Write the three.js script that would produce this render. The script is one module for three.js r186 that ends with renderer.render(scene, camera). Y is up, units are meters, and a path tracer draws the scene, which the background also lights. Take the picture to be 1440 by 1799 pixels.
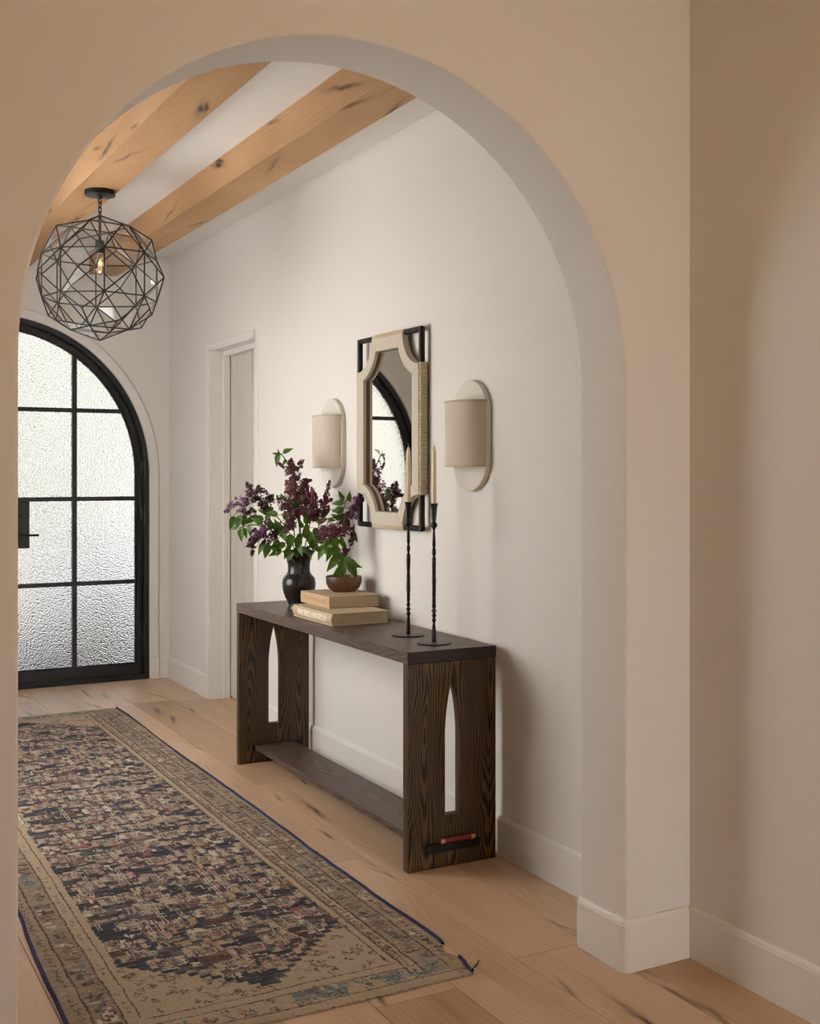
import * as THREE from 'three';
import { RoundedBoxGeometry } from 'three/addons/geometries/RoundedBoxGeometry.js';
import { mergeGeometries, mergeVertices, toCreasedNormals } from 'three/addons/utils/BufferGeometryUtils.js';

// ---------------------------------------------------------------- camera, sky, sun, exposure
const scene = new THREE.Scene();
const EYE = 1.45, YAW = 28.3 * Math.PI / 180, FOCAL = 2033, W = 1440, H = 1799;
const camera = new THREE.PerspectiveCamera(2 * Math.atan(H / 2 / FOCAL) * 180 / Math.PI, W / H, 0.05, 200);
camera.position.set(0, EYE, 0);
camera.lookAt(Math.sin(YAW), EYE, -Math.cos(YAW));           // level camera, lens shifted so that the eye line is 831 px from the top
camera.setViewOffset(W, H, 0, 899.5 - 831, W, H);
camera.updateProjectionMatrix();

scene.background = new THREE.Color().setRGB(0.86, 0.95, 1.06);
scene.backgroundIntensity = 0.8;

const sun = new THREE.DirectionalLight(new THREE.Color().setRGB(1, 0.98, 0.95), 55);
sun.position.set(-11.6, 11, 12.4 - 5);
sun.target.position.set(0, 0, -5);
sun.shadow.radius = 1;
sun.shadow.mapSize.set(4096, 4096);
Object.assign(sun.shadow.camera, { left: -14, right: 14, top: 14, bottom: -14, near: 1, far: 60 });
sun.castShadow = true;
scene.add(sun, sun.target);

const renderer = new THREE.WebGLRenderer({ antialias: true });
renderer.toneMapping = THREE.LinearToneMapping;
renderer.toneMappingExposure = 1.63;
renderer.shadowMap.enabled = true;
const LAMP_WARM = new THREE.Color().setRGB(1, 0.58, 0.22), LAMP_POWER = 1.1;

// ---------------------------------------------------------------- helpers
function rng(seed) { let a = seed >>> 0; return () => { a = (a + 0x6D2B79F5) | 0; let t = Math.imul(a ^ (a >>> 15), 1 | a); t = (t + Math.imul(t ^ (t >>> 7), 61 | t)) ^ t; return ((t ^ (t >>> 14)) >>> 0) / 4294967296; }; }
const used = new Map();
function numbered(name) { const n = used.get(name) ?? 0; used.set(name, n + 1); return n ? `${name}_${String(n).padStart(3, '0')}` : name; }
function tag(o, label, category, group) { o.userData.label = label; o.userData.category = category; if (group) o.userData.group = group; return o; }
function thing(name, label, category, pos = [0, 0, 0], turn = 0, group) {
  const o = new THREE.Group(); o.name = numbered(name); o.position.set(...pos); o.rotation.y = turn;
  scene.add(o); return tag(o, label, category, group);
}
function mesh(name, geometry, material, parent, pos) {
  const o = new THREE.Mesh(geometry, material); o.name = parent ? name : numbered(name);
  if (pos) o.position.set(...pos);
  (parent ?? scene).add(o); return o;
}
function struct(name, geometry, material) { const o = mesh(name, geometry, material); o.userData.kind = 'structure'; return o; }
function structGroup(name) { const o = new THREE.Group(); o.name = name; o.userData.kind = 'structure'; scene.add(o); return o; }
const clean = (g) => { const n = g.index ? g.toNonIndexed() : g; for (const k of Object.keys(n.attributes)) if (!['position', 'normal', 'uv', 'color'].includes(k)) n.deleteAttribute(k); return n; };
const merge = (list) => mergeGeometries(list.map(clean));
function box(x0, x1, y0, y1, z0, z1) { const g = new THREE.BoxGeometry(x1 - x0, y1 - y0, z1 - z0); g.translate((x0 + x1) / 2, (y0 + y1) / 2, (z0 + z1) / 2); return g; }
function rbox(x0, x1, y0, y1, z0, z1, r = 0.003, seg = 2) { const g = new RoundedBoxGeometry(x1 - x0, y1 - y0, z1 - z0, seg, r); g.translate((x0 + x1) / 2, (y0 + y1) / 2, (z0 + z1) / 2); return g; }
// uv in metres, grain (v) along the given axis
function metreUV(g, along = 'z', du = 0, dv = 0) {
  g = g.index ? g.toNonIndexed() : g;
  const p = g.attributes.position, n = g.attributes.normal, uv = new Float32Array(p.count * 2), ix = { x: 0, y: 1, z: 2 }, a = ix[along];
  for (let i = 0; i < p.count; i++) {
    const P = [p.getX(i), p.getY(i), p.getZ(i)], N = [n.getX(i), n.getY(i), n.getZ(i)].map(Math.abs);
    const face = N.indexOf(Math.max(...N)); let other = [0, 1, 2].filter((k) => k !== face && k !== a);
    if (face === a) { other = [0, 1, 2].filter((k) => k !== face); uv[2 * i] = P[other[0]] + du; uv[2 * i + 1] = P[other[1]] * 0.3 + dv; continue; }
    uv[2 * i] = P[other[0]] + du + face * 0.37; uv[2 * i + 1] = P[a] + dv;
  }
  g.setAttribute('uv', new THREE.BufferAttribute(uv, 2)); return g;
}
function cyl(a, b, r, r2 = r, seg = 8) {
  const A = new THREE.Vector3(...a), B = new THREE.Vector3(...b), d = B.clone().sub(A), g = new THREE.CylinderGeometry(r2, r, d.length(), seg, 1);
  g.applyQuaternion(new THREE.Quaternion().setFromUnitVectors(new THREE.Vector3(0, 1, 0), d.clone().normalize()));
  g.translate(...A.add(B).multiplyScalar(0.5).toArray()); return g;
}
const lathe = (pts, seg = 40) => new THREE.LatheGeometry(pts.map(([r, y]) => new THREE.Vector2(r, y)), seg);
const tube = (pts, r, seg = 24, rad = 6, closed = false) => new THREE.TubeGeometry(new THREE.CatmullRomCurve3(pts.map((p) => new THREE.Vector3(...p)), closed), seg, r, rad, closed);

// ---------------------------------------------------------------- noise and textures
const HASH = (() => { const r = rng(7), t = new Float32Array(65536); for (let i = 0; i < 65536; i++) t[i] = r(); return t; })();
const hash2 = (x, y, s) => HASH[(Math.imul(x, 374761) + Math.imul(y, 668265) + Math.imul(s, 9176)) >>> 0 & 65535];
function vnoise(x, y, s = 0, px = 0, py = 0) {            // value noise, periodic when px / py given
  let xi = Math.floor(x), yi = Math.floor(y); const fx = x - xi, fy = y - yi, u = fx * fx * (3 - 2 * fx), v = fy * fy * (3 - 2 * fy);
  let x1 = xi + 1, y1 = yi + 1;
  if (px) { xi = ((xi % px) + px) % px; x1 = ((x1 % px) + px) % px; } if (py) { yi = ((yi % py) + py) % py; y1 = ((y1 % py) + py) % py; }
  const a = hash2(xi, yi, s), b = hash2(x1, yi, s), c = hash2(xi, y1, s), d = hash2(x1, y1, s);
  return a + (b - a) * u + (c - a) * v + (a - b - c + d) * u * v;
}
function fbm(x, y, s, oct = 4) { let f = 0, a = 0.5, n = 0; for (let i = 0; i < oct; i++) { f += a * vnoise(x, y, s + i * 13); n += a; a *= 0.5; x *= 2.03; y *= 2.03; } return f / n; }
const clamp = (x, a = 0, b = 1) => Math.min(b, Math.max(a, x));
const smooth = (a, b, x) => { const t = clamp((x - a) / (b - a)); return t * t * (3 - 2 * t); };
const mix3 = (a, b, t) => [a[0] + (b[0] - a[0]) * t, a[1] + (b[1] - a[1]) * t, a[2] + (b[2] - a[2]) * t];
function texture(w, h, fn, srgb = true, wrap = THREE.RepeatWrapping) {  // fn(i, j) -> [r, g, b] in 0..255 or one grey value
  const d = new Uint8Array(w * h * 4);
  for (let j = 0; j < h; j++) for (let i = 0; i < w; i++) { const c = fn(i, j), k = 4 * (j * w + i); if (c.length) { d[k] = clamp(c[0], 0, 255); d[k + 1] = clamp(c[1], 0, 255); d[k + 2] = clamp(c[2], 0, 255); } else d[k] = d[k + 1] = d[k + 2] = clamp(c, 0, 255); d[k + 3] = 255; }
  const t = new THREE.DataTexture(d, w, h); t.magFilter = THREE.LinearFilter; t.minFilter = THREE.LinearMipmapLinearFilter; t.generateMipmaps = true;
  t.wrapS = t.wrapT = wrap; if (srgb) t.colorSpace = THREE.SRGBColorSpace; t.needsUpdate = true; return t;
}
const std = (o) => new THREE.MeshStandardMaterial(o), phys = (o) => new THREE.MeshPhysicalMaterial(o);
const lin = (r, g, b) => new THREE.Color().setRGB(r, g, b);

// light oak: soft grain, a few dark knots and streaks.  wm x hm metres
function oakTexture(seed, wm, hm, w, h, pale, dark, knots, streak) {
  const r = rng(seed), K = []; for (let k = 0; k < knots; k++) K.push([r() * wm, r() * hm, 0.006 + r() * 0.014, 0.05 + r() * 0.16, (r() - 0.5) * 0.5, 0.4 + r() * 0.6]);
  const cx = wm * (0.2 + 0.6 * r()), tilt = 0.02 + r() * 0.05;
  return texture(w, h, (i, j) => {
    const x = i / w * wm, y = j / h * hm, wob = (fbm(x * 6, y * 1.1, seed, 3) - 0.5) * 0.10;
    const ring = Math.sqrt((x - cx + wob) ** 2 + (0.03 + tilt * (y - 0.4 * hm) * 0.7) ** 2) * 75;
    const f = ring - Math.floor(ring), band = smooth(0, 0.75, f) * (1 - smooth(0.85, 1, f));
    const fine = fbm(x * 420, y * 9, seed + 3, 2), blotch = fbm(x * 5, y * 1.4, seed + 5, 3);
    let t = 0.22 * band + 0.30 * (fine - 0.5) + 0.9 * (blotch - 0.45); let kk = 0;
    for (const [kx, ky, kr, kl, ks, ka] of K) { const dx = (x - kx - (y - ky) * ks + (fbm(x * 26, y * 12, seed + 8, 2) - 0.5) * 0.022) / kr, dy = (y - ky) / kl; const q = dx * dx + dy * dy; if (q < 4) kk = Math.max(kk, ka * Math.exp(-q * 1.6) * (0.35 + 1.1 * fbm(x * 60, y * 18, seed + 9, 2))); }
    const st = streak * smooth(0.66, 0.8, fbm(x * 16, y * 0.9, seed + 11, 3));
    const c = mix3(pale, dark, clamp(t + st)); return mix3(c, [72, 54, 42], clamp(kk * 1.05));
  });
}
const M = {};
M.wall = std({ color: lin(0.76, 0.725, 0.67), roughness: 0.85 });
M.ceiling = std({ color: lin(0.80, 0.77, 0.725), roughness: 0.9 });
M.trim = std({ color: lin(0.78, 0.745, 0.69), roughness: 0.38 });
M.door = std({ color: lin(0.62, 0.575, 0.51), roughness: 0.42 });
M.steel = std({ color: lin(0.012, 0.014, 0.017), roughness: 0.38 });
M.black = std({ color: lin(0.010, 0.008, 0.008), roughness: 0.42, metalness: 0.3 });
M.outer = std({ color: lin(0.5, 0.47, 0.42), roughness: 0.9 });

const FLOOR = [];
for (let k = 0; k < 6; k++) {
  const tone = [0, 6, -8, 3, -4, 9][k];
  const t = oakTexture(101 + k * 17, 0.256, 2.2, 256, 1400, [203 + tone, 170 + tone, 139 + tone], [160 + tone, 127 + tone, 98 + tone], [3, 5, 2, 4, 6, 3][k], 0.12);
  t.repeat.set(1 / 0.256, 1 / 2.2); FLOOR.push(std({ map: t, roughness: 0.4 }));
}
M.slab = std({ color: lin(0.09, 0.06, 0.04), roughness: 0.8 });
const beamTex = oakTexture(907, 0.5, 5.4, 400, 2000, [190, 150, 108], [146, 108, 70], 20, 0.3);
beamTex.repeat.set(1 / 0.5, 1 / 5.4);
M.beam = std({ map: beamTex, roughness: 0.7 });

// dark stained oak with cathedral grain
function darkOak(seed, w, h, wm, hm, boards, grain, cols) {
  return texture(w, h, (i, j) => {
    const x = i / w * wm, y = j / h * hm, b = Math.min(boards - 1, Math.floor(x / wm * boards)), xc = (b + [0.45, 0.35, 0.6][b % 3]) * wm / boards;
    const wob = (fbm(x * 10, y * 3, seed + b, 3) - 0.5) * 0.05, ph = y - hm * [0.62, 0.2, 0.9][b % 3];
    const ring = (Math.sqrt((x - xc + wob) ** 2 * 1.4 + (0.010 + 0.085 * Math.abs(ph)) ** 2) + fbm(x * 14, y * 2.2, seed + 40 + b, 3) * 0.035) * grain;
    const f = ring - Math.floor(ring), line = smooth(0.30, 0.62, f) * (1 - smooth(0.86, 1, f));
    const fine = fbm(x * 700, y * 14, seed + 7, 2), warm = fbm(x * 24, y * 3, seed + 9, 2);
    const pale = mix3(cols[0], cols[1], smooth(0.35, 0.7, warm));
    return mix3(pale, cols[2], clamp(line * 0.92 + (fine - 0.5) * 0.75));
  });
}
const legTex = darkOak(31, 512, 1024, 0.38, 0.76, 3, 105, [[96, 70, 46], [104, 78, 34], [22, 13, 9]]);
legTex.repeat.set(1 / 0.38, 1 / 0.76);
M.leg = std({ map: legTex, roughness: 0.5 });
const topTex = darkOak(77, 512, 1024, 0.38, 1.9, 3, 70, [[92, 76, 64], [100, 80, 62], [62, 48, 40]]);
topTex.repeat.set(1 / 0.38, 1 / 1.9);
M.top = std({ map: topTex, roughness: 0.42 });
M.endGrain = std({ color: lin(0.018, 0.011, 0.008), roughness: 0.5 });
M.tenon = std({ color: lin(0.006, 0.005, 0.005), roughness: 0.6 });
M.leather = std({ color: lin(0.21, 0.030, 0.012), roughness: 0.45 });
M.brass = std({ color: lin(0.62, 0.40, 0.20), roughness: 0.35, metalness: 0.9 });

// hammered glass: a cellular relief, refracted by a solid pane
const hammer = (() => {
  const n = 512, cells = 34, tall = 48, r = rng(55), P = []; for (let k = 0; k < cells * tall; k++) P.push([r(), r()]);
  return texture(n, n, (i, j) => {
    const x = i / n * cells, y = j / n * tall, xi = Math.floor(x), yi = Math.floor(y); let d = 9, e = 9;
    for (let b = -1; b <= 1; b++) for (let a = -1; a <= 1; a++) { const p = P[((yi + b + tall) % tall) * cells + (xi + a + cells) % cells], q = Math.hypot(xi + a + p[0] - x, (yi + b + p[1] - y) * 0.95); if (q < d) { e = d; d = q; } else if (q < e) e = q; }
    return 255 * smooth(0, 1.05, d) * 0.8 + 45 * vnoise(x * 0.5, y * 0.5, 4, cells / 2, tall / 2);
  }, false);
})();
hammer.repeat.set(1 / 0.42, 1 / 0.42);
M.hammered = phys({ color: 0xffffff, roughness: 0.06, transmission: 1, thickness: 0.008, ior: 1.5, bumpMap: hammer, bumpScale: 0.0023 });
M.hallWindowDiffuser = phys({ color: lin(0.71, 0.71, 0.71), roughness: 1, transmission: 1, thickness: 0, ior: 1.2, specularIntensity: 0.1 });  // translucent sheet in the unseen hall window, turns sun into soft light
M.lowWindowDiffuser = phys({ color: lin(0.88, 0.91, 0.94), roughness: 1, transmission: 1, thickness: 0, ior: 1.2, specularIntensity: 0.1 });  // translucent sheet in the unseen low window behind the camera
M.pane = phys({ color: lin(0.97, 0.98, 0.98), roughness: 0.02, transmission: 1, thickness: 0, ior: 1.75 });
M.bulbGlass = phys({ color: 0xffffff, roughness: 0.02, transmission: 1, thickness: 0, ior: 1.5 });
M.mirror = std({ color: lin(0.9, 0.9, 0.88), roughness: 0.015, metalness: 1 });
M.hide = std({ color: lin(0.56, 0.49, 0.385), roughness: 0.55 });
M.cord = std({ color: lin(0.60, 0.49, 0.33), roughness: 0.6 });
M.seam = std({ color: lin(0.13, 0.09, 0.045), roughness: 0.7 });
M.plaster = std({ color: lin(0.72, 0.66, 0.57), roughness: 0.75 });
const weave = texture(256, 256, (i, j) => 128 + 60 * Math.sin(i * Math.PI / 4) * (vnoise(i / 3, j / 9, 3) + 0.4) + 60 * Math.sin(j * Math.PI / 4) * (vnoise(i / 9, j / 3, 5) + 0.4), false);
weave.repeat.set(1 / 0.08, 1 / 0.08);
M.linen = std({ color: lin(0.60, 0.52, 0.41), roughness: 0.95, bumpMap: weave, bumpScale: 0.0003 });
M.linenRim = std({ color: lin(0.50, 0.43, 0.33), roughness: 0.9 });
M.wax = phys({ color: lin(0.80, 0.68, 0.47), roughness: 0.45, clearcoat: 0.15 });
M.wick = std({ color: lin(0.75, 0.7, 0.6), roughness: 0.9 });
// ---------------------------------------------------------------- the room
const XR = 2.39, XL = 0.08, ZD = -8.05, ZA0 = -2.88, ZA1 = -2.665, CEIL = 2.965, XF = -0.9, ZB = 0.6, ZW = 0.15;

// floor: slab and oak planks laid along z, every plank a mesh of its own
const floor = struct('floor', box(XF - 0.2, XR + 0.45, -0.2, -0.013, ZD - 0.3, ZB + 0.25), M.slab);
{
  const r = rng(12), starts = { 0: -7.176, 1: -7.234, 2: -6.1, 3: -7.144, 4: -7.6, 5: -6.5, 6: -7.3, 7: -6.8, 8: -7.8 }, gap = 0.0011, shapes = new Map();
  for (let k = -1; k < 18; k++) {
    const x1 = 2.429 - 0.256 * k, x0 = x1 - 0.256; let z = (starts[k] ?? (-7.9 + 1.9 * r())) - 2.17, n = 0;
    for (; z < ZB; z += 2.17, n++) {
      const a = Math.max(z, (x0 < XL - 0.3 || x0 > XR + 0.2) && x0 < 2 ? ZA0 : ZD - 0.25), b = Math.min(z + 2.17, ZB + 0.1); if (b - a < 0.05 || (x0 > XR + 0.1)) continue;
      const key = (b - a).toFixed(3); if (!shapes.has(key)) shapes.set(key, metreUV(rbox(-0.128 + gap, 0.128 - gap, -0.012, 0, gap - (b - a) / 2, (b - a) / 2 - gap, 0.0012, 1), 'z', 0.128, (b - a) / 2));
      const p = mesh('plank', shapes.get(key), FLOOR[Math.floor(r() * 6)], floor, [(x0 + x1) / 2, 0, (a + b) / 2]); if (r() < 0.5) p.rotation.y = Math.PI;
    }
  }
}
// ceiling over the hall and over the room the picture is taken from
struct('ceiling', merge([box(XL - 0.2, XR + 0.5, CEIL, CEIL + 0.2, ZD - 0.3, ZA0 + 0.05), box(XF - 0.2, XR + 0.3, CEIL + 0.0, CEIL + 0.2, ZA0, ZB + 0.25)]), M.ceiling);

// right wall: one plane through both rooms, with the recessed doorway
const D0 = -7.14, D1 = -6.33, DH = 2.245;
struct('wall_right', merge([
  box(XR, XR + 0.3, -0.1, CEIL, ZD - 0.3, D0), box(XR, XR + 0.3, DH, CEIL, D0, D1), box(XR, XR + 0.3, -0.1, CEIL, D1, ZB + 0.25)]), M.wall);

// arched front door opening
const DCX = 1.22, DA = 1.03, DB = 1.062, DCY = 1.44;
function archPath(P, cx, a, b, cy, y0 = 0, seg = 64) { P.moveTo(cx + a, y0); P.lineTo(cx + a, cy); for (let i = 1; i < seg; i++) { const t = i / seg * Math.PI; P.lineTo(cx + a * Math.cos(t), cy + b * Math.sin(t)); } P.lineTo(cx - a, cy); P.lineTo(cx - a, y0); P.lineTo(cx + a, y0); return P; }
function archGeo(outer, inner, depth, bevel = 0) {
  const s = outer; if (inner) s.holes.push(inner);
  const g = new THREE.ExtrudeGeometry(s, { depth: depth - 2 * bevel, bevelEnabled: bevel > 0, bevelThickness: bevel, bevelSize: bevel, bevelOffset: -bevel, bevelSegments: 6, curveSegments: 8 });
  if (bevel) g.translate(0, 0, bevel); return toCreasedNormals(g, 0.2);
}
function rectShape(x0, x1, y0, y1) { const s = new THREE.Shape(); s.moveTo(x0, y0); s.lineTo(x1, y0); s.lineTo(x1, y1); s.lineTo(x0, y1); s.lineTo(x0, y0); return s; }
function archWall(x0, x1, y1, cx, a, b, cy) {                     // one outline that runs round the opening
  const s = new THREE.Shape(); s.moveTo(x0, 0); s.lineTo(cx - a, 0); s.lineTo(cx - a, cy); for (let i = 63; i > 0; i--) { const t = i / 64 * Math.PI; s.lineTo(cx + a * Math.cos(t), cy + b * Math.sin(t)); }
  s.lineTo(cx + a, cy); s.lineTo(cx + a, 0); s.lineTo(x1, 0); s.lineTo(x1, y1); s.lineTo(x0, y1); s.lineTo(x0, 0); return s;
}
{ const g = archGeo(archWall(XL - 0.2, XR + 0.3, CEIL, DCX, DA, DB, DCY), null, 0.25); g.translate(0, 0, ZD - 0.25); struct('wall_end', g, M.wall); }
{ // thin plaster surround of the front door
  const g = archGeo(archWall(DCX - DA - 0.062, DCX + DA + 0.062, 0.0001, DCX, DA, DB, DCY), null, 0.011); void g;
  const s = archPath(new THREE.Shape(), DCX, DA + 0.062, DB + 0.062, DCY, 0.15), h = archPath(new THREE.Path(), DCX, DA + 0.001, DB + 0.001, DCY, 0.15);
  const ring = new THREE.Shape(); const n = 64, out = [], inn = [];
  for (let i = 0; i <= n; i++) { const t = i / n * Math.PI; out.push([DCX + (DA + 0.062) * Math.cos(t), DCY + (DB + 0.062) * Math.sin(t)]); inn.push([DCX + (DA + 0.001) * Math.cos(t), DCY + (DB + 0.001) * Math.sin(t)]); }
  ring.moveTo(DCX + DA + 0.062, 0.15); out.forEach((p) => ring.lineTo(...p)); ring.lineTo(DCX - DA - 0.062, 0.15); ring.lineTo(DCX - DA - 0.001, 0.15); inn.reverse().forEach((p) => ring.lineTo(...p)); ring.lineTo(DCX + DA + 0.001, 0.15); ring.lineTo(DCX + DA + 0.062, 0.15);
  void s; void h;
  const gg = archGeo(ring, null, 0.016, 0.003); gg.translate(0, 0, ZD - 0.002); struct('trim_1', gg, M.wall);
}
// the arch the picture is taken through
const ACX = 1.2985, AR = 0.8465, ACY = 1.71;
{ const g = archGeo(archWall(XF - 0.2, XR + 0.15, CEIL, ACX, AR, AR, ACY), null, ZA1 - ZA0, 0.010); g.translate(0, 0, ZA0); struct('wall_arch', g, M.wall); }

// hall left wall with an unseen window, placed to light the hall from the side
const WZ0 = -6.15, WZ1 = -4.5, WY0 = 0.8, WY1 = 2.35;
struct('wall_left', merge([box(XL - 0.2, XL, 0, CEIL, ZD - 0.02, WZ0), box(XL - 0.2, XL, 0, CEIL, WZ1, ZA0 + 0.02), box(XL - 0.2, XL, 0, WY0, WZ0, WZ1), box(XL - 0.2, XL, WY1, CEIL, WZ0, WZ1)]), M.wall);
function casement(name, w, h, cloth, place) {
  const t = structGroup(name), f = 0.05;
  mesh('window_frame', merge([box(-w / 2, w / 2, 0, f, -0.03, 0.03), box(-w / 2, w / 2, h - f, h, -0.03, 0.03), box(-w / 2, -w / 2 + f, f, h - f, -0.03, 0.03), box(w / 2 - f, w / 2, f, h - f, -0.03, 0.03)]), M.steel, t);
  mesh('muntin', box(-0.014, 0.014, f, h - f, -0.015, 0.015), M.steel, t);
  for (const s of [-1, 1]) mesh('glass_pane', box(s > 0 ? 0.014 : -w / 2 + f, s > 0 ? w / 2 - f : -0.014, f, h - f, -0.003, 0.003), cloth, t);  // translucent sheets that spread sunlight indoors from the unseen windows
  place(t); return t;
}
casement('window_1', WZ1 - WZ0, WY1 - WY0, M.hallWindowDiffuser, (t) => { t.position.set(XL - 0.12, WY0, (WZ0 + WZ1) / 2); t.rotation.y = Math.PI / 2; });

// the room the picture is taken from; parts out of view are shaped for its light
const BX0 = 1.66, BX1 = 2.36, BY0 = 0.03, BY1 = 1.05;
struct('unseen_wall_back', merge([box(XF - 0.2, BX0, 0, CEIL, ZW, ZB + 0.2), box(BX1, XR + 0.05, 0, CEIL, ZB, ZB + 0.2), box(BX0, BX1, 0, BY0, ZB, ZB + 0.2), box(BX0, BX1, BY1, CEIL, ZB, ZB + 0.2)]), M.wall);  // unseen; thick left part placed to shade the wall left of the arch
struct('unseen_wall_front_left', box(XF - 0.2, XF, 0, CEIL, ZA0, ZB + 0.2), M.wall);  // unseen; set close in so the sun reaches the hall window
casement('window_2', BX1 - BX0, BY1 - BY0, M.lowWindowDiffuser, (t) => { t.position.set((BX0 + BX1) / 2, BY0, ZB + 0.1); });  // unseen low window behind the camera, placed to light the lower pier
{
  const t = thing('unseen_ceiling_lamp', 'unseen round ceiling lamp, placed out of view to light the arch wall warmly', 'lamp', [1.5, CEIL, -0.3]);  // out of view, placed to light the upper arch wall
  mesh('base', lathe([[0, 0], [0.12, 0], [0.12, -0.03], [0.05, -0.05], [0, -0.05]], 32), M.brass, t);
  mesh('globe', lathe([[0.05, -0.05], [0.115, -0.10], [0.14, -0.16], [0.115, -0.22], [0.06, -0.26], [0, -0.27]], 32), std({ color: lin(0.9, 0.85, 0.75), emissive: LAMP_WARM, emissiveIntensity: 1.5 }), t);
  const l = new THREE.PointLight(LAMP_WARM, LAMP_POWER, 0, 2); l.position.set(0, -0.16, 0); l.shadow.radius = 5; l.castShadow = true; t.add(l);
}

// ---------------------------------------------------------------- skirting boards: one profile swept round corners
const BH = 0.152;
const PROFILE = [[0, 0], [0.0145, 0], [0.0145, 0.136], [0.0115, 0.139], [0.0115, 0.1415], [0.0085, 0.149], [0.006, BH], [0, BH]];
function skirting(path, name) {                                  // path: wall points in order, the board lies to the left of the way; corners are mitred
  const n = path.length, at = (i, o) => {
    const p = path[i], a = i ? path[i - 1] : null, b = i < n - 1 ? path[i + 1] : null, nrm = (s, e) => { const dx = e[0] - s[0], dz = e[1] - s[1], l = Math.hypot(dx, dz); return [dz / l, -dx / l]; };
    const u = a ? nrm(a, p) : nrm(p, b), v = b ? nrm(p, b) : u, m = [u[0] + v[0], u[1] + v[1]], k = 2 / (m[0] ** 2 + m[1] ** 2); return [p[0] + m[0] * k * o / 1, p[1] + m[1] * k * o / 1];
  };
  const pos = [], quad = (A, B, C, D) => pos.push(...A, ...B, ...C, ...A, ...C, ...D);
  for (let i = 0; i < n - 1; i++) for (let k = 0; k < PROFILE.length - 1; k++) {
    const P = (j, q) => { const [x, z] = at(j, PROFILE[q][0]); return [x, PROFILE[q][1], z]; };
    quad(P(i, k), P(i + 1, k), P(i + 1, k + 1), P(i, k + 1));
  }
  for (const j of [0, n - 1]) { const c = PROFILE.map(([o, y]) => { const [x, z] = at(j, o); return [x, y, z]; }); for (let k = 1; k < c.length - 1; k++) pos.push(...c[0], ...(j ? c[k + 1] : c[k]), ...(j ? c[k] : c[k + 1])); }
  const g = new THREE.BufferGeometry(); g.setAttribute('position', new THREE.Float32BufferAttribute(pos, 3)); g.setAttribute('uv', new THREE.Float32BufferAttribute(new Float32Array(pos.length / 3 * 2), 2)); g.computeVertexNormals();
  return struct(name, toCreasedNormals(g, 0.7), M.trim);
}
function rounded(pts, r = 0.012, seg = 5) {                      // rounds inner points of a path
  const out = [pts[0]];
  for (let i = 1; i < pts.length - 1; i++) {
    const [a, p, b] = [pts[i - 1], pts[i], pts[i + 1]], d = (s, e) => { const l = Math.hypot(e[0] - s[0], e[1] - s[1]); return [(e[0] - s[0]) / l, (e[1] - s[1]) / l]; }, u = d(p, a), v = d(p, b);
    for (let k = 0; k <= seg; k++) { const t = k / seg, A = [p[0] + u[0] * r, p[1] + u[1] * r], B = [p[0] + v[0] * r, p[1] + v[1] * r]; out.push([(1 - t) ** 2 * A[0] + 2 * t * (1 - t) * p[0] + t * t * B[0], (1 - t) ** 2 * A[1] + 2 * t * (1 - t) * p[1] + t * t * B[1]]); }
  }
  out.push(pts[pts.length - 1]); return out;
}
skirting([[XR, D1 + 0.045], [XR, ZA0]].reverse(), 'baseboard_right');
skirting([[XR, ZD], [XR, D0 - 0.045]].reverse(), 'baseboard_right_far');
skirting([[XR, ZA1], [XR, ZB]].reverse(), 'baseboard_front_right');
skirting(rounded([[XR - 0.013, ZA0], [ACX + AR, ZA0], [ACX + AR, ZA1], [XR - 0.013, ZA1]]).reverse(), 'baseboard_pier');
skirting(rounded([[XF, ZA1], [ACX - AR, ZA1], [ACX - AR, ZA0], [XL, ZA0]]).reverse(), 'baseboard_arch_left');
skirting([[DCX + DA + 0.002, ZD], [DCX + DA + 0.0625, ZD], [XR, ZD]].slice(1).reverse(), 'baseboard_end');
{ const g = rbox(DCX + DA - 0.002, DCX + DA + 0.064, 0, BH, ZD, ZD + 0.024, 0.004); struct('trim_2', g, M.trim); }
skirting([[XL, ZD], [XL, ZA0]], 'baseboard_left');

// ---------------------------------------------------------------- ceiling beams
function beam(x0, x1, label, dv) { const o = mesh('ceiling_beam', metreUV(rbox(x0, x1, 2.817, CEIL + 0.01, ZD - 0.01, ZA0 + 0.01, 0.004), 'z', dv * 0.7, dv), M.beam); tag(o, label, 'beam'); return o; }
beam(1.222, 1.42, 'light oak ceiling beam that carries the glass pendant light', 0.3);
beam(1.83, 2.02, 'light oak ceiling beam between the pendant beam and the right wall', 1.45);

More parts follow.
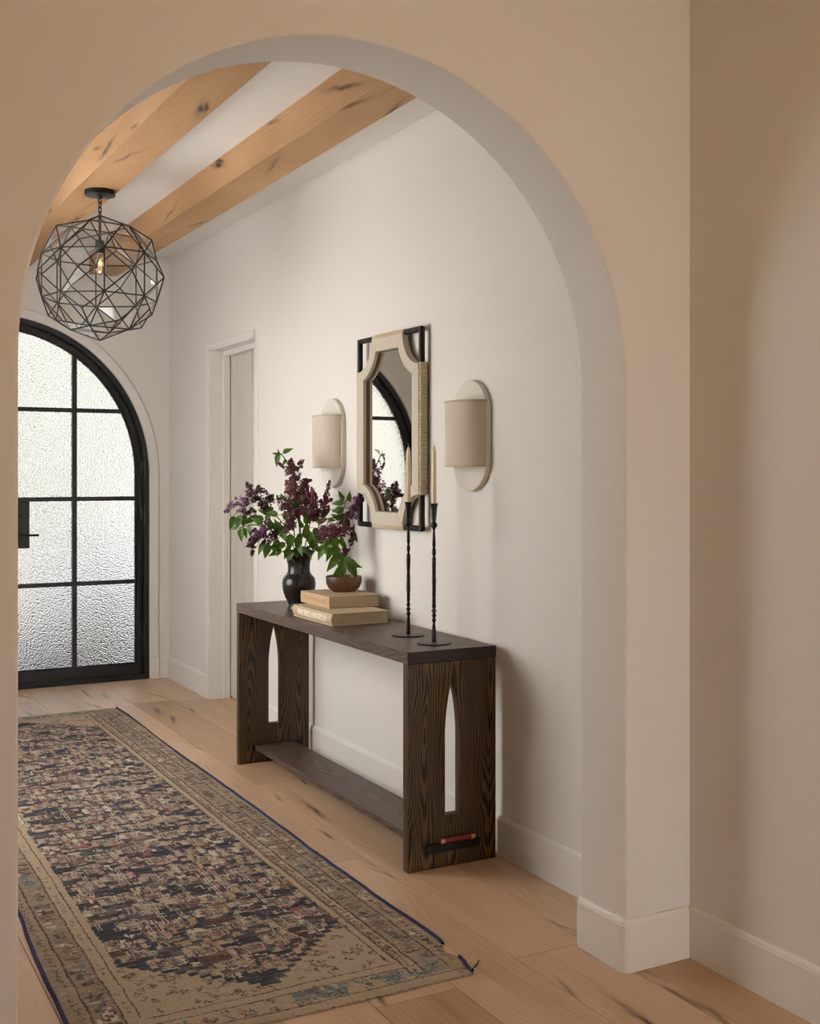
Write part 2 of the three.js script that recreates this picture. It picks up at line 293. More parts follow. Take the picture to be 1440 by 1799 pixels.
// ---------------------------------------------------------------- arched steel front door
{
  const t = structGroup('door_1'), z0 = ZD - 0.11, z1 = ZD - 0.035, st = M.steel;
  const ringGeo = (o0, o1, zz0, zz1, y0) => { const s = archPath(new THREE.Shape(), DCX, DA - o0, DB - o0, DCY, y0), h = archPath(new THREE.Path(), DCX, DA - o1, DB - o1, DCY, y0 + (o1 - o0)); s.holes.push(h); const g = new THREE.ExtrudeGeometry(s, { depth: zz1 - zz0, bevelEnabled: false }); g.translate(0, 0, zz0); return toCreasedNormals(g, 0.5); };
  mesh('door_frame', ringGeo(0, 0.034, z0 - 0.02, z1 + 0.025, 0.0), st, t);
  mesh('threshold', rbox(DCX - DA, DCX + DA, 0, 0.03, z0 - 0.02, z1 + 0.03, 0.003), st, t);
  for (const s of [-1, 1]) {                                      // two leaves
    const leaf = new THREE.Group(); leaf.name = 'leaf'; t.add(leaf);
    const half = (o, y0) => { const P = [], m = s * 0.003; const a = DA - o, b = DB - o; P.push([DCX + (o > 0.04 ? s * 0.045 : m), y0]); const X = DCX + s * a; P.push([X, y0], [X, DCY]); const xi = Math.abs((o > 0.04 ? 0.045 : 0.003)); const tEnd = Math.acos(xi / a); for (let i = 1; i <= 40; i++) { const q = i / 40 * tEnd; P.push([DCX + s * a * Math.cos(q), DCY + b * Math.sin(q)]); } return P; };
    const toPath = (P, Q) => { Q.moveTo(...P[0]); P.slice(1).forEach((p) => Q.lineTo(...p)); Q.lineTo(...P[0]); return Q; };
    const sh = toPath(half(0.036, 0.032), new THREE.Shape()); sh.holes.push(toPath(half(0.075, 0.105), new THREE.Path()));
    const g = new THREE.ExtrudeGeometry(sh, { depth: 0.05, bevelEnabled: true, bevelSize: 0.002, bevelThickness: 0.002, bevelOffset: -0.002, bevelSegments: 1 }); g.translate(0, 0, z0 + 0.01);
    mesh('leaf_frame', toCreasedNormals(g, 0.5), st, leaf);
    const bead = toPath(half(0.0745, 0.1045), new THREE.Shape()); const inner = half(0.086, 0.116).map((p, i) => (i === 0 || i > 42 ? p : p)); bead.holes.push(toPath(inner, new THREE.Path()));
    const bg = new THREE.ExtrudeGeometry(bead, { depth: 0.022, bevelEnabled: false }); bg.translate(0, 0, z0 + 0.022); mesh('glazing_bead', toCreasedNormals(bg, 0.5), st, leaf);
    const a = DA - 0.08, b = DB - 0.08, top = (x) => DCY + b * Math.sqrt(Math.max(0, 1 - ((x - DCX) / a) ** 2));
    const xs = [DCX + s * 0.045, DCX + s * 0.525, DCX + s * (DA - 0.08)], rows = [0.112, 0.686, 1.271, 1.882, 2.6], mw = 0.0155;
    mesh('muntin', merge([box(xs[1] - mw, xs[1] + mw, 0.105, top(xs[1]), z0 + 0.018, z0 + 0.052)]), st, leaf);
    for (const y of rows.slice(1, 4)) { const xe = Math.min(DA - 0.075, y > DCY ? a * Math.sqrt(1 - ((y - DCY) / b) ** 2) + 0.01 : 9), X0 = DCX + s * 0.045, X1 = DCX + s * xe; mesh('muntin', box(Math.min(X0, X1), Math.max(X0, X1), y - 0.014, y + 0.014, z0 + 0.020, z0 + 0.050), st, leaf); }
    for (let c = 0; c < 2; c++) for (let k = 0; k < 4; k++) {
      const x0 = Math.min(xs[c], xs[c + 1]), x1 = Math.max(xs[c], xs[c + 1]), y0 = rows[k], y1 = rows[k + 1], pts = [];
      for (let i = 0; i <= 24; i++) { const x = x1 + (x0 - x1) * i / 24, y = Math.min(y1, top(x)); if (y > y0 + 0.004) pts.push([x, y]); }
      if (pts.length < 3) continue;
      const q = new THREE.Shape(); q.moveTo(pts[pts.length - 1][0], y0); q.lineTo(pts[0][0], y0); pts.forEach((p) => q.lineTo(...p)); q.lineTo(pts[pts.length - 1][0], y0);
      const pg = new THREE.ExtrudeGeometry(q, { depth: 0.008, bevelEnabled: false }); pg.translate(0, 0, z0 + 0.031); mesh('glass_pane', pg, M.hammered, leaf);
    }
    for (const y of [0.352, 1.153, 1.478]) mesh('hinge', merge([cyl([DCX + s * (DA - 0.028), y - 0.06, z1 + 0.022], [DCX + s * (DA - 0.028), y + 0.06, z1 + 0.022], 0.011, 0.011, 12), cyl([DCX + s * (DA - 0.028), y - 0.072, z1 + 0.022], [DCX + s * (DA - 0.028), y + 0.072, z1 + 0.022], 0.005, 0.005, 10), box(DCX + s * (DA - 0.05) - 0.012, DCX + s * (DA - 0.05) + 0.012, y - 0.05, y + 0.05, z0 + 0.05, z1 + 0.014)]), st, t);
  }
  mesh('lock_plate', merge([rbox(DCX + 0.03, DCX + 0.223, 0.942, 1.264, z0 + 0.012, z0 + 0.064, 0.003), rbox(DCX + 0.04, DCX + 0.213, 0.952, 1.254, z0 + 0.064, z0 + 0.067, 0.001)]), st, t);
  mesh('lock_cylinder', merge([cyl([1.377, 1.165, z0 + 0.066], [1.377, 1.165, z0 + 0.074], 0.017, 0.016, 20), box(1.369, 1.385, 1.145, 1.165, z0 + 0.066, z0 + 0.072)]), M.black, t);
  mesh('handle', merge([cyl([1.377, 1.032, z0 + 0.066], [1.377, 1.032, z0 + 0.076], 0.024, 0.024, 20), cyl([1.377, 1.032, z0 + 0.07], [1.377, 1.032, z0 + 0.115], 0.009, 0.009, 12), rbox(1.366, 1.497, 1.024, 1.038, z0 + 0.102, z0 + 0.118, 0.005)]), M.black, t);
}

// ---------------------------------------------------------------- recessed plank door in the right wall
{
  const t = structGroup('door_2'), X = 2.52, cw = 0.05;
  mesh('casing', merge([rbox(XR - 0.014, XR + 0.002, 0, DH + 0.001, D0 - cw, D0 + 0.002, 0.003), rbox(XR - 0.004, XR + 0.002, 0, DH + 0.001, D1 - 0.002, D1 + cw, 0.001), rbox(XR - 0.014, XR + 0.002, DH - 0.001, DH + 0.035, D0 - cw, D1 - 0.001, 0.003)]), M.trim, t);
  mesh('jamb', merge([box(XR - 0.004, X + 0.05, 0, DH, D0 - 0.001, D0 + 0.012), box(XR - 0.004, X + 0.05, 0, DH, D1 - 0.012, D1 + 0.001), box(XR - 0.004, X + 0.05, DH - 0.012, DH + 0.001, D0, D1),
    rbox(X - 0.05, X - 0.004, 0, DH - 0.011, D0 + 0.011, D0 + 0.026, 0.003), rbox(X - 0.05, X - 0.004, 0, DH - 0.011, D1 - 0.026, D1 - 0.011, 0.003), rbox(X - 0.05, X - 0.004, DH - 0.045, DH - 0.011, D0 + 0.011, D1 - 0.011, 0.003)]), M.trim, t);
  const edges = [D0 + 0.016, -7.0, -6.871, -6.735, -6.6, -6.465, D1 - 0.016];
  for (let i = 0; i < edges.length - 1; i++) mesh('board', rbox(X, X + 0.03, 0.008, DH - 0.018, edges[i] + 0.0038, edges[i + 1] - 0.0038, 0.006, 2), M.door, t);
  mesh('backing', box(X + 0.028, X + 0.045, 0, DH, D0, D1), M.door, t);
  mesh('latch', merge([rbox(X - 0.012, X + 0.002, 1.0, 1.05, -6.42, -6.385, 0.003), cyl([X - 0.03, 1.02, -6.4], [X, 1.02, -6.4], 0.007, 0.007, 12)]), M.black, t);
}
// ---------------------------------------------------------------- console table
const TX0 = 1.977, TX1 = 2.355, TZ0 = -5.5, TZ1 = -3.69, TH = 0.80;
{
  const t = thing('console_table', 'dark stained oak console table with pointed arch cut-outs in its legs', 'table', [0, 0, 0]);
  mesh('tabletop', metreUV(rbox(TX0, TX1, TH - 0.044, TH, TZ0, TZ1, 0.0025), 'z', 0.1, 0.2), M.top, t);
  for (const z of [TZ0, TZ1]) mesh('end_grain', metreUV(rbox(TX0 + 0.0005, TX1 - 0.0005, TH - 0.0435, TH - 0.0005, z - 0.0012, z + 0.0012, 0.0008, 1), 'x'), M.endGrain, t);
  const xc = (TX0 + TX1) / 2, leg = () => {                        // panel in x/y with a lancet opening, 38 mm thick
    const s = rectShape(TX0 + 0.001, TX1 - 0.001, 0, TH - 0.0445), h = new THREE.Path(), w = 0.032, ys = 0.5, ya = 0.692;
    h.moveTo(xc - w, 0.19); h.lineTo(xc - w, ys); h.quadraticCurveTo(xc - w * 0.85, ys + 0.11, xc, ya); h.quadraticCurveTo(xc + w * 0.85, ys + 0.11, xc + w, ys); h.lineTo(xc + w, 0.19); h.lineTo(xc - w, 0.19); s.holes.push(h);
    const sl = new THREE.Path(); sl.moveTo(2.052, 0.058); sl.lineTo(2.284, 0.058); sl.lineTo(2.284, 0.09); sl.lineTo(2.052, 0.09); sl.lineTo(2.052, 0.058); s.holes.push(sl);
    const g = new THREE.ExtrudeGeometry(s, { depth: 0.034, bevelEnabled: true, bevelSize: 0.002, bevelThickness: 0.002, bevelOffset: -0.002, bevelSegments: 2, curveSegments: 20 }); g.translate(0, 0, 0.002); return toCreasedNormals(g, 0.5);
  };
  const g1 = leg(); g1.translate(0, 0, TZ1 - 0.038); mesh('leg', metreUV(g1, 'y', -TX0, 0), M.leg, t);
  const g0 = leg(); g0.translate(0, 0, TZ0); mesh('leg', metreUV(g0, 'y', -TX0 + 0.127, 0), M.leg, t);
  mesh('shelf', metreUV(rbox(2.064, 2.272, 0.064, 0.0885, TZ0 + 0.03, TZ1 - 0.03, 0.002), 'z', 0.3, 0.9), M.top, t);
  for (const [a, b, s] of [[TZ1 - 0.036, TZ1 + 0.004, 1], [TZ0 - 0.004, TZ0 + 0.036, -1]]) {
    mesh('tenon', rbox(2.0535, 2.2825, 0.0595, 0.0885, a, b, 0.002), M.tenon, t);
    const z = s > 0 ? TZ1 + 0.0135 : TZ0 - 0.0135, p = mesh('peg', cyl([2.122, 0.1015, z], [2.234, 0.1015, z], 0.0095, 0.0095, 20), M.leather, t); p.userData.label = 'red leather wrapped peg through the shelf tenon';
    for (const [u, v] of [[2.104, 2.122], [2.234, 2.252]]) mesh('peg_cap', merge([cyl([u, 0.1015, z], [v, 0.1015, z], 0.0098, 0.0098, 20), cyl([u + 0.004, 0.1015, z], [u + 0.008, 0.1015, z], 0.011, 0.011, 20)]), M.brass, p);
  }
}

// ---------------------------------------------------------------- books and bowl
function lettering(text, w, h, paper, ink, font, alpha = 1, fill = 0.62) {
  const c = document.createElement('canvas'); c.width = 1024; c.height = Math.round(1024 * h / w); const x = c.getContext('2d');
  x.fillStyle = paper; x.fillRect(0, 0, c.width, c.height); x.globalAlpha = alpha; x.fillStyle = ink; x.textAlign = 'center'; x.textBaseline = 'middle'; x.font = font;
  const m = x.measureText(text).width; x.save(); x.translate(c.width / 2, c.height / 2); x.scale(c.width * fill / m, 1); x.fillText(text, 0, 0); x.restore();
  const t = new THREE.CanvasTexture(c); t.colorSpace = THREE.SRGBColorSpace; return t;
}
function book(name, label, x0, x1, y0, y1, z0, z1, o) {           // spine faces -x, head of the pages faces +z
  const t = thing(name, label, 'book', [(x0 + x1) / 2, y0, (z0 + z1) / 2], o.turn ?? 0, undefined), w = (x1 - x0) / 2, d = (z1 - z0) / 2, h = y1 - y0, c = o.cover ?? 0.004;
  const cov = std({ color: o.color, roughness: 0.72 });
  mesh('cover', rbox(-w + 0.004, w, 0, c, -d, d, 0.0015), cov, t); mesh('cover', rbox(-w + 0.004, w, h - c, h, -d, d, 0.0015), cov, t);
  const n = 12, prof = []; for (let i = 0; i <= n; i++) { const a = i / n; prof.push([-w + o.round * (1 - Math.sin(a * Math.PI)) * 1.0, a * h]); }
  const s = new THREE.Shape(); s.moveTo(-w + o.round + 0.006, 0); prof.forEach((p) => s.lineTo(...p)); s.lineTo(-w + o.round + 0.006, h); s.lineTo(-w + o.round + 0.006, 0);
  const g = new THREE.ExtrudeGeometry(s, { depth: 2 * d, bevelEnabled: false }); g.translate(0, 0, -d); const sp = mesh('spine', toCreasedNormals(g, 0.6), cov, t);
  // printed strip on the spine
  const pg = new THREE.PlaneGeometry(2 * d * 0.999, h * 0.94, 1, n), p = pg.attributes.position; for (let i = 0; i < p.count; i++) { const zz = p.getX(i), a = (p.getY(i) / h) + 0.5; p.setXYZ(i, -w + o.round * (1 - Math.sin(a * Math.PI)) - 0.0004, a * h, zz); } pg.computeVertexNormals();
  mesh('title', pg, std({ map: lettering(...o.title), roughness: o.gloss ?? 0.6 }), sp);
  const pages = texture(8, 128, (i, j) => { const v = 0.9 + 0.2 * (HASH[j * 31 + 5 + o.seed] - 0.5); return [206 * v, 190 * v, 160 * v]; });
  const bg = box(-w + o.round + 0.004, w - 0.006, c, h - c, -d + 0.005, d - 0.005); mesh('page_block', bg, std({ map: pages, roughness: 0.85 }), t); return t;
}
book('art_book', 'thick cream art book with white capital lettering, lower one of the pair', 2.028, 2.305, TH, TH + 0.053, -4.895, -4.47, { color: lin(0.52, 0.41, 0.285), round: 0.010, seed: 1, title: ['MICHELANGELO', 0.425, 0.05, '#bea686', '#fbf2e2', 'bold 84px serif', 1, 0.74] });
book('cloth_book', 'tan cloth book with faint grey title, lying under the wooden bowl', 2.098, 2.350, TH + 0.053, TH + 0.105, -4.965, -4.645, { color: lin(0.50, 0.37, 0.25), round: 0.001, seed: 40, title: ['ARTS OF SERENVI & NERO', 0.32, 0.049, '#c2a07a', '#7c6a58', '600 66px sans-serif', 0.55, 0.8] });
{
  const wood = oakTexture(511, 0.3, 0.3, 256, 256, [112, 78, 44], [62, 40, 20], 2, 0.5);
  const t = tag(mesh('wooden_bowl', lathe([[0, 0.004], [0.048, 0.004], [0.049, 0], [0.052, 0], [0.058, 0.006], [0.072, 0.018], [0.0805, 0.036], [0.083, 0.056], [0.0825, 0.069], [0.081, 0.0705], [0.079, 0.069], [0.0785, 0.055], [0.074, 0.036], [0.062, 0.020], [0.04, 0.012], [0, 0.010]], 64), std({ map: wood, roughness: 0.4 }), null, [2.262, TH + 0.105, -4.845]), 'small turned brown wooden bowl standing on the two books', 'bowl'); void t;
}

// ---------------------------------------------------------------- vase
{
  const glaze = texture(256, 256, (i, j) => { const v = fbm(i / 14, j / 40, 71, 4), s = fbm(i / 3, j / 3, 75, 2); return mix3([24, 22, 22], [74, 68, 63], clamp(smooth(0.45, 0.75, v) * 0.8 + (s - 0.5) * 0.3)); });
  const pts = [[0, 0.003], [0.052, 0.003], [0.056, 0], [0.0575, 0.006], [0.052, 0.016], [0.049, 0.024], [0.053, 0.034], [0.064, 0.056], [0.074, 0.082], [0.0795, 0.108], [0.080, 0.128], [0.0765, 0.146], [0.067, 0.160], [0.0575, 0.168], [0.0585, 0.172], [0.0535, 0.178], [0.0525, 0.2], [0.054, 0.222], [0.060, 0.245], [0.068, 0.262], [0.0775, 0.274], [0.080, 0.277], [0.079, 0.280], [0.075, 0.279], [0.064, 0.264], [0.055, 0.245], [0.049, 0.222], [0.0475, 0.19], [0.055, 0.165], [0.07, 0.14], [0.073, 0.12], [0.06, 0.06], [0.04, 0.03], [0, 0.025]];
  tag(mesh('vase', lathe(pts, 72), std({ map: glaze, roughness: 0.24 }), null, [2.154, TH, -5.12]), 'dark glazed pottery vase with flared neck holding the lilacs', 'vase');
}

// ---------------------------------------------------------------- lilac branches in the vase
const LILAC = [
  {path:[[-0.003,0.19,0],[0.006,0.38,-0.02],[-0.014,0.543,-0.03],[-0.038,0.653,-0.03],[-0.065,0.713,-0.02],[-0.089,0.743,-0.02]],clusters:[[-0.033,0.658,-0.03,0.126,0.053,100,1],[-0.051,0.593,-0.02,0.093,0.042,110,2],[0.038,0.609,-0.03,0.038,0.016,20,1],[0.005,0.694,-0.03,0.06,0.018,60,1],[-0.077,0.685,-0.01,0.055,0.017,150,0]],leaves:[[-0.076,0.748,-0.02,0.06,22],[-0.097,0.74,-0.02,0.038,170],[-0.092,0.735,-0.02,0.041,120],[-0.1,0.735,-0.02,0.066,262],[-0.062,0.713,-0.02,0.041,240]]},
  {path:[[-0.011,0.19,0],[-0.043,0.352,-0.02],[-0.14,0.475,-0.03],[-0.222,0.554,-0.03]],clusters:[[-0.233,0.56,-0.03,0.098,0.039,115,0],[-0.182,0.535,-0.02,0.109,0.056,100,0],[-0.147,0.505,-0.02,0.082,0.042,70,0],[-0.204,0.571,-0.02,0.049,0.016,60,0]],leaves:[[-0.203,0.565,-0.03,0.038,80],[-0.142,0.516,-0.03,0.049,60],[-0.124,0.481,-0.01,0.06,200],[-0.15,0.462,0,0.071,190]]},
  {path:[[-0.016,0.19,0],[-0.066,0.341,0.02],[-0.173,0.423,0.03],[-0.28,0.472,0.04]],clusters:[[-0.293,0.491,0.04,0.119,0.041,205,3],[-0.27,0.517,0.03,0.065,0.028,150,3],[-0.235,0.463,0.03,0.07,0.028,180,0]],leaves:[[-0.272,0.445,0.04,0.081,245],[-0.302,0.442,0.05,0.081,255],[-0.254,0.45,0.03,0.07,260],[-0.215,0.441,0.02,0.076,215]]},
  {path:[[-0.012,0.192,0.02],[-0.05,0.315,0.04],[-0.142,0.389,0.06],[-0.222,0.406,0.07],[-0.275,0.389,0.07]],clusters:[],leaves:[[-0.265,0.384,0.07,0.07,268],[-0.255,0.389,0.06,0.059,285],[-0.227,0.403,0.07,0.07,290],[-0.286,0.392,0.07,0.04,190],[-0.17,0.415,0.05,0.07,160],[-0.143,0.426,0.05,0.07,95],[-0.126,0.405,0.06,0.07,340],[-0.166,0.431,0.04,0.081,170]]},
  {path:[[-0.007,0.191,0.01],[-0.039,0.286,0.042],[-0.086,0.323,0.08],[-0.125,0.342,0.09],[-0.171,0.364,0.09]],clusters:[[-0.163,0.372,0.09,0.123,0.058,195,4],[-0.203,0.332,0.09,0.091,0.029,225,0],[-0.209,0.288,0.08,0.059,0.019,262,0],[-0.129,0.336,0.08,0.086,0.034,210,0]],leaves:[[-0.14,0.315,0.08,0.091,265],[-0.156,0.318,0.08,0.07,245],[-0.089,0.331,0.08,0.097,255],[-0.111,0.314,0.07,0.07,285],[-0.193,0.299,0.08,0.032,180],[-0.098,0.363,0.07,0.075,70],[-0.078,0.291,0.08,0.08,215],[-0.125,0.384,0.07,0.07,100],[-0.068,0.384,0.07,0.075,130]]},
  {path:[[0.0,0.19,0],[0.003,0.354,0],[-0.003,0.462,0],[-0.019,0.549,0]],clusters:[[-0.027,0.566,0,0.136,0.066,95,2],[0.015,0.566,-0.01,0.12,0.056,70,1],[-0.074,0.504,0.02,0.098,0.059,120,1],[0.014,0.517,0,0.082,0.038,85,1]],leaves:[[0.009,0.507,0.04,0.054,78],[-0.028,0.475,0.05,0.092,52],[-0.062,0.432,0.06,0.108,65],[-0.084,0.397,0.05,0.081,250],[-0.037,0.464,0.04,0.076,40],[-0.098,0.451,0.05,0.075,160],[-0.049,0.518,0.05,0.059,120],[-0.003,0.451,0.05,0.075,95],[0.027,0.463,0.03,0.065,30]]},
  {path:[[-0.001,0.192,0.015],[-0.005,0.286,0.055],[-0.011,0.331,0.08],[-0.014,0.386,0.1]],clusters:[[-0.022,0.431,0.1,0.123,0.048,80,0],[0.003,0.457,0.09,0.086,0.041,60,2],[-0.048,0.396,0.09,0.064,0.031,220,0]],leaves:[[-0.065,0.346,0.1,0.08,75],[-0.028,0.359,0.1,0.096,262],[0.002,0.346,0.1,0.091,275],[-0.04,0.299,0.09,0.07,250],[-0.007,0.297,0.09,0.075,285],[0.018,0.363,0.08,0.08,262],[-0.047,0.271,0.07,0.07,315],[-0.057,0.319,0.1,0.075,200],[0.012,0.319,0.1,0.08,300],[-0.018,0.278,0.09,0.07,230],[0.021,0.299,0.08,0.07,330],[-0.035,0.381,0.11,0.064,100]]},
  {path:[[0.01,0.192,0.02],[0.04,0.329,0.05],[0.06,0.424,0.06],[0.068,0.491,0.06]],clusters:[[0.062,0.499,0.06,0.14,0.059,85,2],[0.075,0.523,0.05,0.119,0.035,100,1],[0.088,0.483,0.05,0.092,0.041,60,1],[0.034,0.545,0.04,0.081,0.038,110,1]],leaves:[[0.042,0.411,0.07,0.097,85],[0.073,0.424,0.06,0.081,60],[0.061,0.371,0.08,0.102,275],[0.082,0.389,0.07,0.081,285],[0.037,0.347,0.08,0.091,80],[0.069,0.331,0.08,0.08,300],[0.091,0.344,0.08,0.08,330],[0.048,0.304,0.08,0.075,285],[0.029,0.398,0.08,0.075,150],[0.095,0.416,0.07,0.064,20]]},
  {path:[[0.013,0.192,0.02],[0.072,0.329,0.05],[0.113,0.437,0.06],[0.14,0.532,0.06]],clusters:[[0.14,0.55,0.06,0.124,0.022,80,1],[0.121,0.491,0.06,0.102,0.026,88,1],[0.13,0.465,0.07,0.07,0.022,60,1],[0.156,0.524,0.06,0.038,0.014,30,1]],leaves:[[0.116,0.451,0.06,0.059,30],[0.146,0.432,0.07,0.043,350]]},
  {path:[[0.009,0.191,0.01],[0.039,0.286,0.045],[0.103,0.346,0.1],[0.194,0.403,0.18],[0.225,0.483,0.22],[0.238,0.527,0.22]],clusters:[[0.274,0.491,0.22,0.11,0.043,75,4],[0.298,0.509,0.21,0.068,0.027,60,4],[0.251,0.412,0.22,0.089,0.033,300,0],[0.261,0.352,0.22,0.068,0.023,265,0],[0.235,0.297,0.22,0.063,0.023,262,0]],leaves:[[0.222,0.522,0.22,0.063,108],[0.251,0.522,0.22,0.057,82],[0.225,0.512,0.22,0.068,178],[0.222,0.488,0.22,0.068,200],[0.217,0.47,0.22,0.057,165],[0.225,0.454,0.22,0.068,195],[0.211,0.438,0.21,0.058,150],[0.224,0.441,0.21,0.063,60],[0.261,0.378,0.22,0.068,310]]},
  {path:[[0.009,0.191,0.01],[0.039,0.286,0.045],[0.094,0.333,0.12],[0.15,0.358,0.19]],clusters:[[0.175,0.391,0.22,0.141,0.057,0,2],[0.155,0.376,0.23,0.089,0.047,20,2],[0.212,0.376,0.22,0.078,0.037,350,1]],leaves:[[0.176,0.345,0.23,0.083,195],[0.124,0.343,0.2,0.068,110],[0.192,0.353,0.24,0.083,262],[0.165,0.34,0.23,0.078,250],[0.217,0.352,0.22,0.073,290],[0.137,0.317,0.2,0.089,250]]},
  {path:[[0.012,0.191,0.01],[0.042,0.286,0.045],[0.099,0.323,0.12],[0.163,0.328,0.2],[0.21,0.304,0.24],[0.223,0.236,0.24]],clusters:[],leaves:[[0.192,0.314,0.24,0.088,272],[0.171,0.308,0.23,0.078,248],[0.197,0.267,0.24,0.094,235],[0.218,0.249,0.24,0.094,280],[0.231,0.257,0.24,0.099,335],[0.26,0.236,0.24,0.094,290],[0.234,0.231,0.24,0.094,225],[0.229,0.21,0.24,0.062,262],[0.21,0.282,0.23,0.078,300]]},
];
const LILAC_LABEL = [
  'tallest lilac branch, bright green leaf tip rising over the bouquet',
  'lilac branch with two dark heads at the upper left of the bouquet',
  'lilac branch reaching farthest to the plank door, mauve drooping head',
  'flowerless leafy lilac twig hanging below the outermost mauve head',
  'low lilac branch with a large deep purple head beside the vase neck',
  'central lilac branch with the largest rosy heads, in the middle of the bouquet',
  'short lilac branch with a brownish purple head just above the vase mouth',
  'lilac branch with a dense rosy upright head right of the bouquet middle',
  'thin lilac branch with sparse upright buds under the left wall sconce',
  'lilac branch with small pointed leaves whose purple head touches the mirror corner',
  'lilac branch with a round dense head over the wooden bowl',
  'flowerless leafy lilac twig drooping down into the wooden bowl',
];
{
  const leafMat = phys({ color: lin(0.075, 0.165, 0.016), roughness: 0.55, transmission: 0.45, thickness: 0, ior: 1.4, side: THREE.DoubleSide });
  const stemMat = std({ color: lin(0.075, 0.055, 0.03), roughness: 0.8 });
  // heart-shaped leaf along +x, unit length, folded along its midrib and curled
  const leafGeo = [0, 1, 2, 3].map((v) => {
    const nu = 8, nv = 4, pos = [], idx = [], fold = [0.28, 0.4, 0.2, 0.34][v], curl = [0.18, 0.32, 0.42, 0.08][v];
    for (let i = 0; i <= nu; i++) { const u = i / nu, w = 0.28 * Math.pow(Math.sin(Math.PI * Math.pow(u, 0.62)), 0.9) * (1 - 0.25 * u); for (let j = 0; j <= nv; j++) { const q = (j / nv - 0.5) * 2; pos.push(u - 0.07 * q * q * (1 - u), q * w, Math.abs(q) * w * fold - curl * u * u + 0.025 * Math.sin(u * 14 + q * 3) * Math.abs(q)); } }
    for (let i = 0; i < nu; i++) for (let j = 0; j < nv; j++) { const a = i * (nv + 1) + j, b = a + nv + 1; idx.push(a, b, a + 1, b, b + 1, a + 1); }
    const g = new THREE.BufferGeometry(); g.setAttribute('position', new THREE.Float32BufferAttribute(pos, 3)); g.setIndex(idx); g.computeVertexNormals(); return g;
  });
  // one floret: four petals on a short tube, or a closed bud
  const floret = (() => { const pos = [], idx = []; for (let k = 0; k < 4; k++) { const a = k * Math.PI / 2, c = Math.cos(a), s = Math.sin(a), b = pos.length / 3; for (const [x, y, z] of [[0, 0, 0], [0.55, 0.34, 0.12], [1, 0, 0.02], [0.55, -0.34, 0.12]]) pos.push(x * c - y * s, x * s + y * c, z); idx.push(b, b + 2, b + 1, b, b + 3, b + 2); }
    for (let k = 0; k < 3; k++) { const b = pos.length / 3, a = k * 2.094, a2 = a + 2.094; pos.push(0.16 * Math.cos(a), 0.16 * Math.sin(a), 0.02, 0.16 * Math.cos(a2), 0.16 * Math.sin(a2), 0.02, 0, 0, -1.3); idx.push(b, b + 2, b + 1); } const g = new THREE.BufferGeometry(); g.setAttribute('position', new THREE.Float32BufferAttribute(pos, 3)); g.setIndex(idx); g.computeVertexNormals(); return g; })();
  const bud = new THREE.IcosahedronGeometry(0.55, 0); bud.deleteAttribute('uv');
  const SHADE = [[[0.060, 0.011, 0.028], [0.17, 0.032, 0.080]], [[0.11, 0.024, 0.046], [0.27, 0.07, 0.115]], [[0.17, 0.046, 0.070], [0.36, 0.125, 0.17]], [[0.15, 0.042, 0.13], [0.34, 0.14, 0.31]], [[0.080, 0.012, 0.070], [0.21, 0.042, 0.19]]];
  const bloom = std({ color: 0xffffff, vertexColors: true, roughness: 0.7, side: THREE.DoubleSide });
  const m4 = new THREE.Matrix4(), q4 = new THREE.Quaternion(), Z = new THREE.Vector3(0, 0, 1);
  function panicle([cx, cy, cz, L, R, deg, shade], seed) {
    const r = rng(seed), list = [], a = deg * Math.PI / 180, ax = new THREE.Vector3(Math.cos(a), Math.sin(a), 0.25 * (r() - 0.5)).normalize(), s1 = new THREE.Vector3(-ax.y, ax.x, 0).normalize(), s2 = ax.clone().cross(s1), cnt = Math.round(50 + 62000 * L * R);
    const sub = []; for (let k = 0; k < Math.max(5, Math.round(L * 130)); k++) { const u = r(), th = r() * 6.283; sub.push([u, th, 0.35 + 0.65 * r()]); }
    for (let k = 0; k < cnt; k++) {
      const [bu, bth, br] = sub[Math.floor(r() * sub.length)], u = clamp(bu + (r() - 0.5) * 0.24), env = R * Math.pow(1 - u, 0.42) * (0.55 + 0.45 * Math.min(1, u * 5)), th = bth + (r() - 0.5) * 1.3, rad = env * clamp(br + (r() - 0.5) * 0.4, 0.1, 1.15);
      const p = new THREE.Vector3(cx, cy, cz).addScaledVector(ax, (u - 0.5) * L).addScaledVector(s1, rad * Math.cos(th)).addScaledVector(s2, rad * Math.sin(th));
      const out = s1.clone().multiplyScalar(Math.cos(th)).addScaledVector(s2, Math.sin(th)).addScaledVector(ax, 0.5 + (r() - 0.5)).add(new THREE.Vector3(r() - 0.5, r() - 0.5, r() - 0.5).multiplyScalar(0.9)).normalize();
      const isBud = r() < 0.42 + 0.3 * u, size = isBud ? 0.0034 + 0.0022 * r() : 0.0058 + 0.003 * r(), g = (isBud ? bud : floret).clone();
      q4.setFromUnitVectors(Z, out); m4.compose(p, q4, new THREE.Vector3(size, size, size)); g.applyMatrix4(m4);
      const c = mix3(...SHADE[shade], r() * r() * (isBud ? 0.5 : 1.1)), n = g.attributes.position.count, col = new Float32Array(n * 3); for (let i = 0; i < n; i++) col.set(c, 3 * i); g.setAttribute('color', new THREE.BufferAttribute(col, 3)); list.push(g);
    }
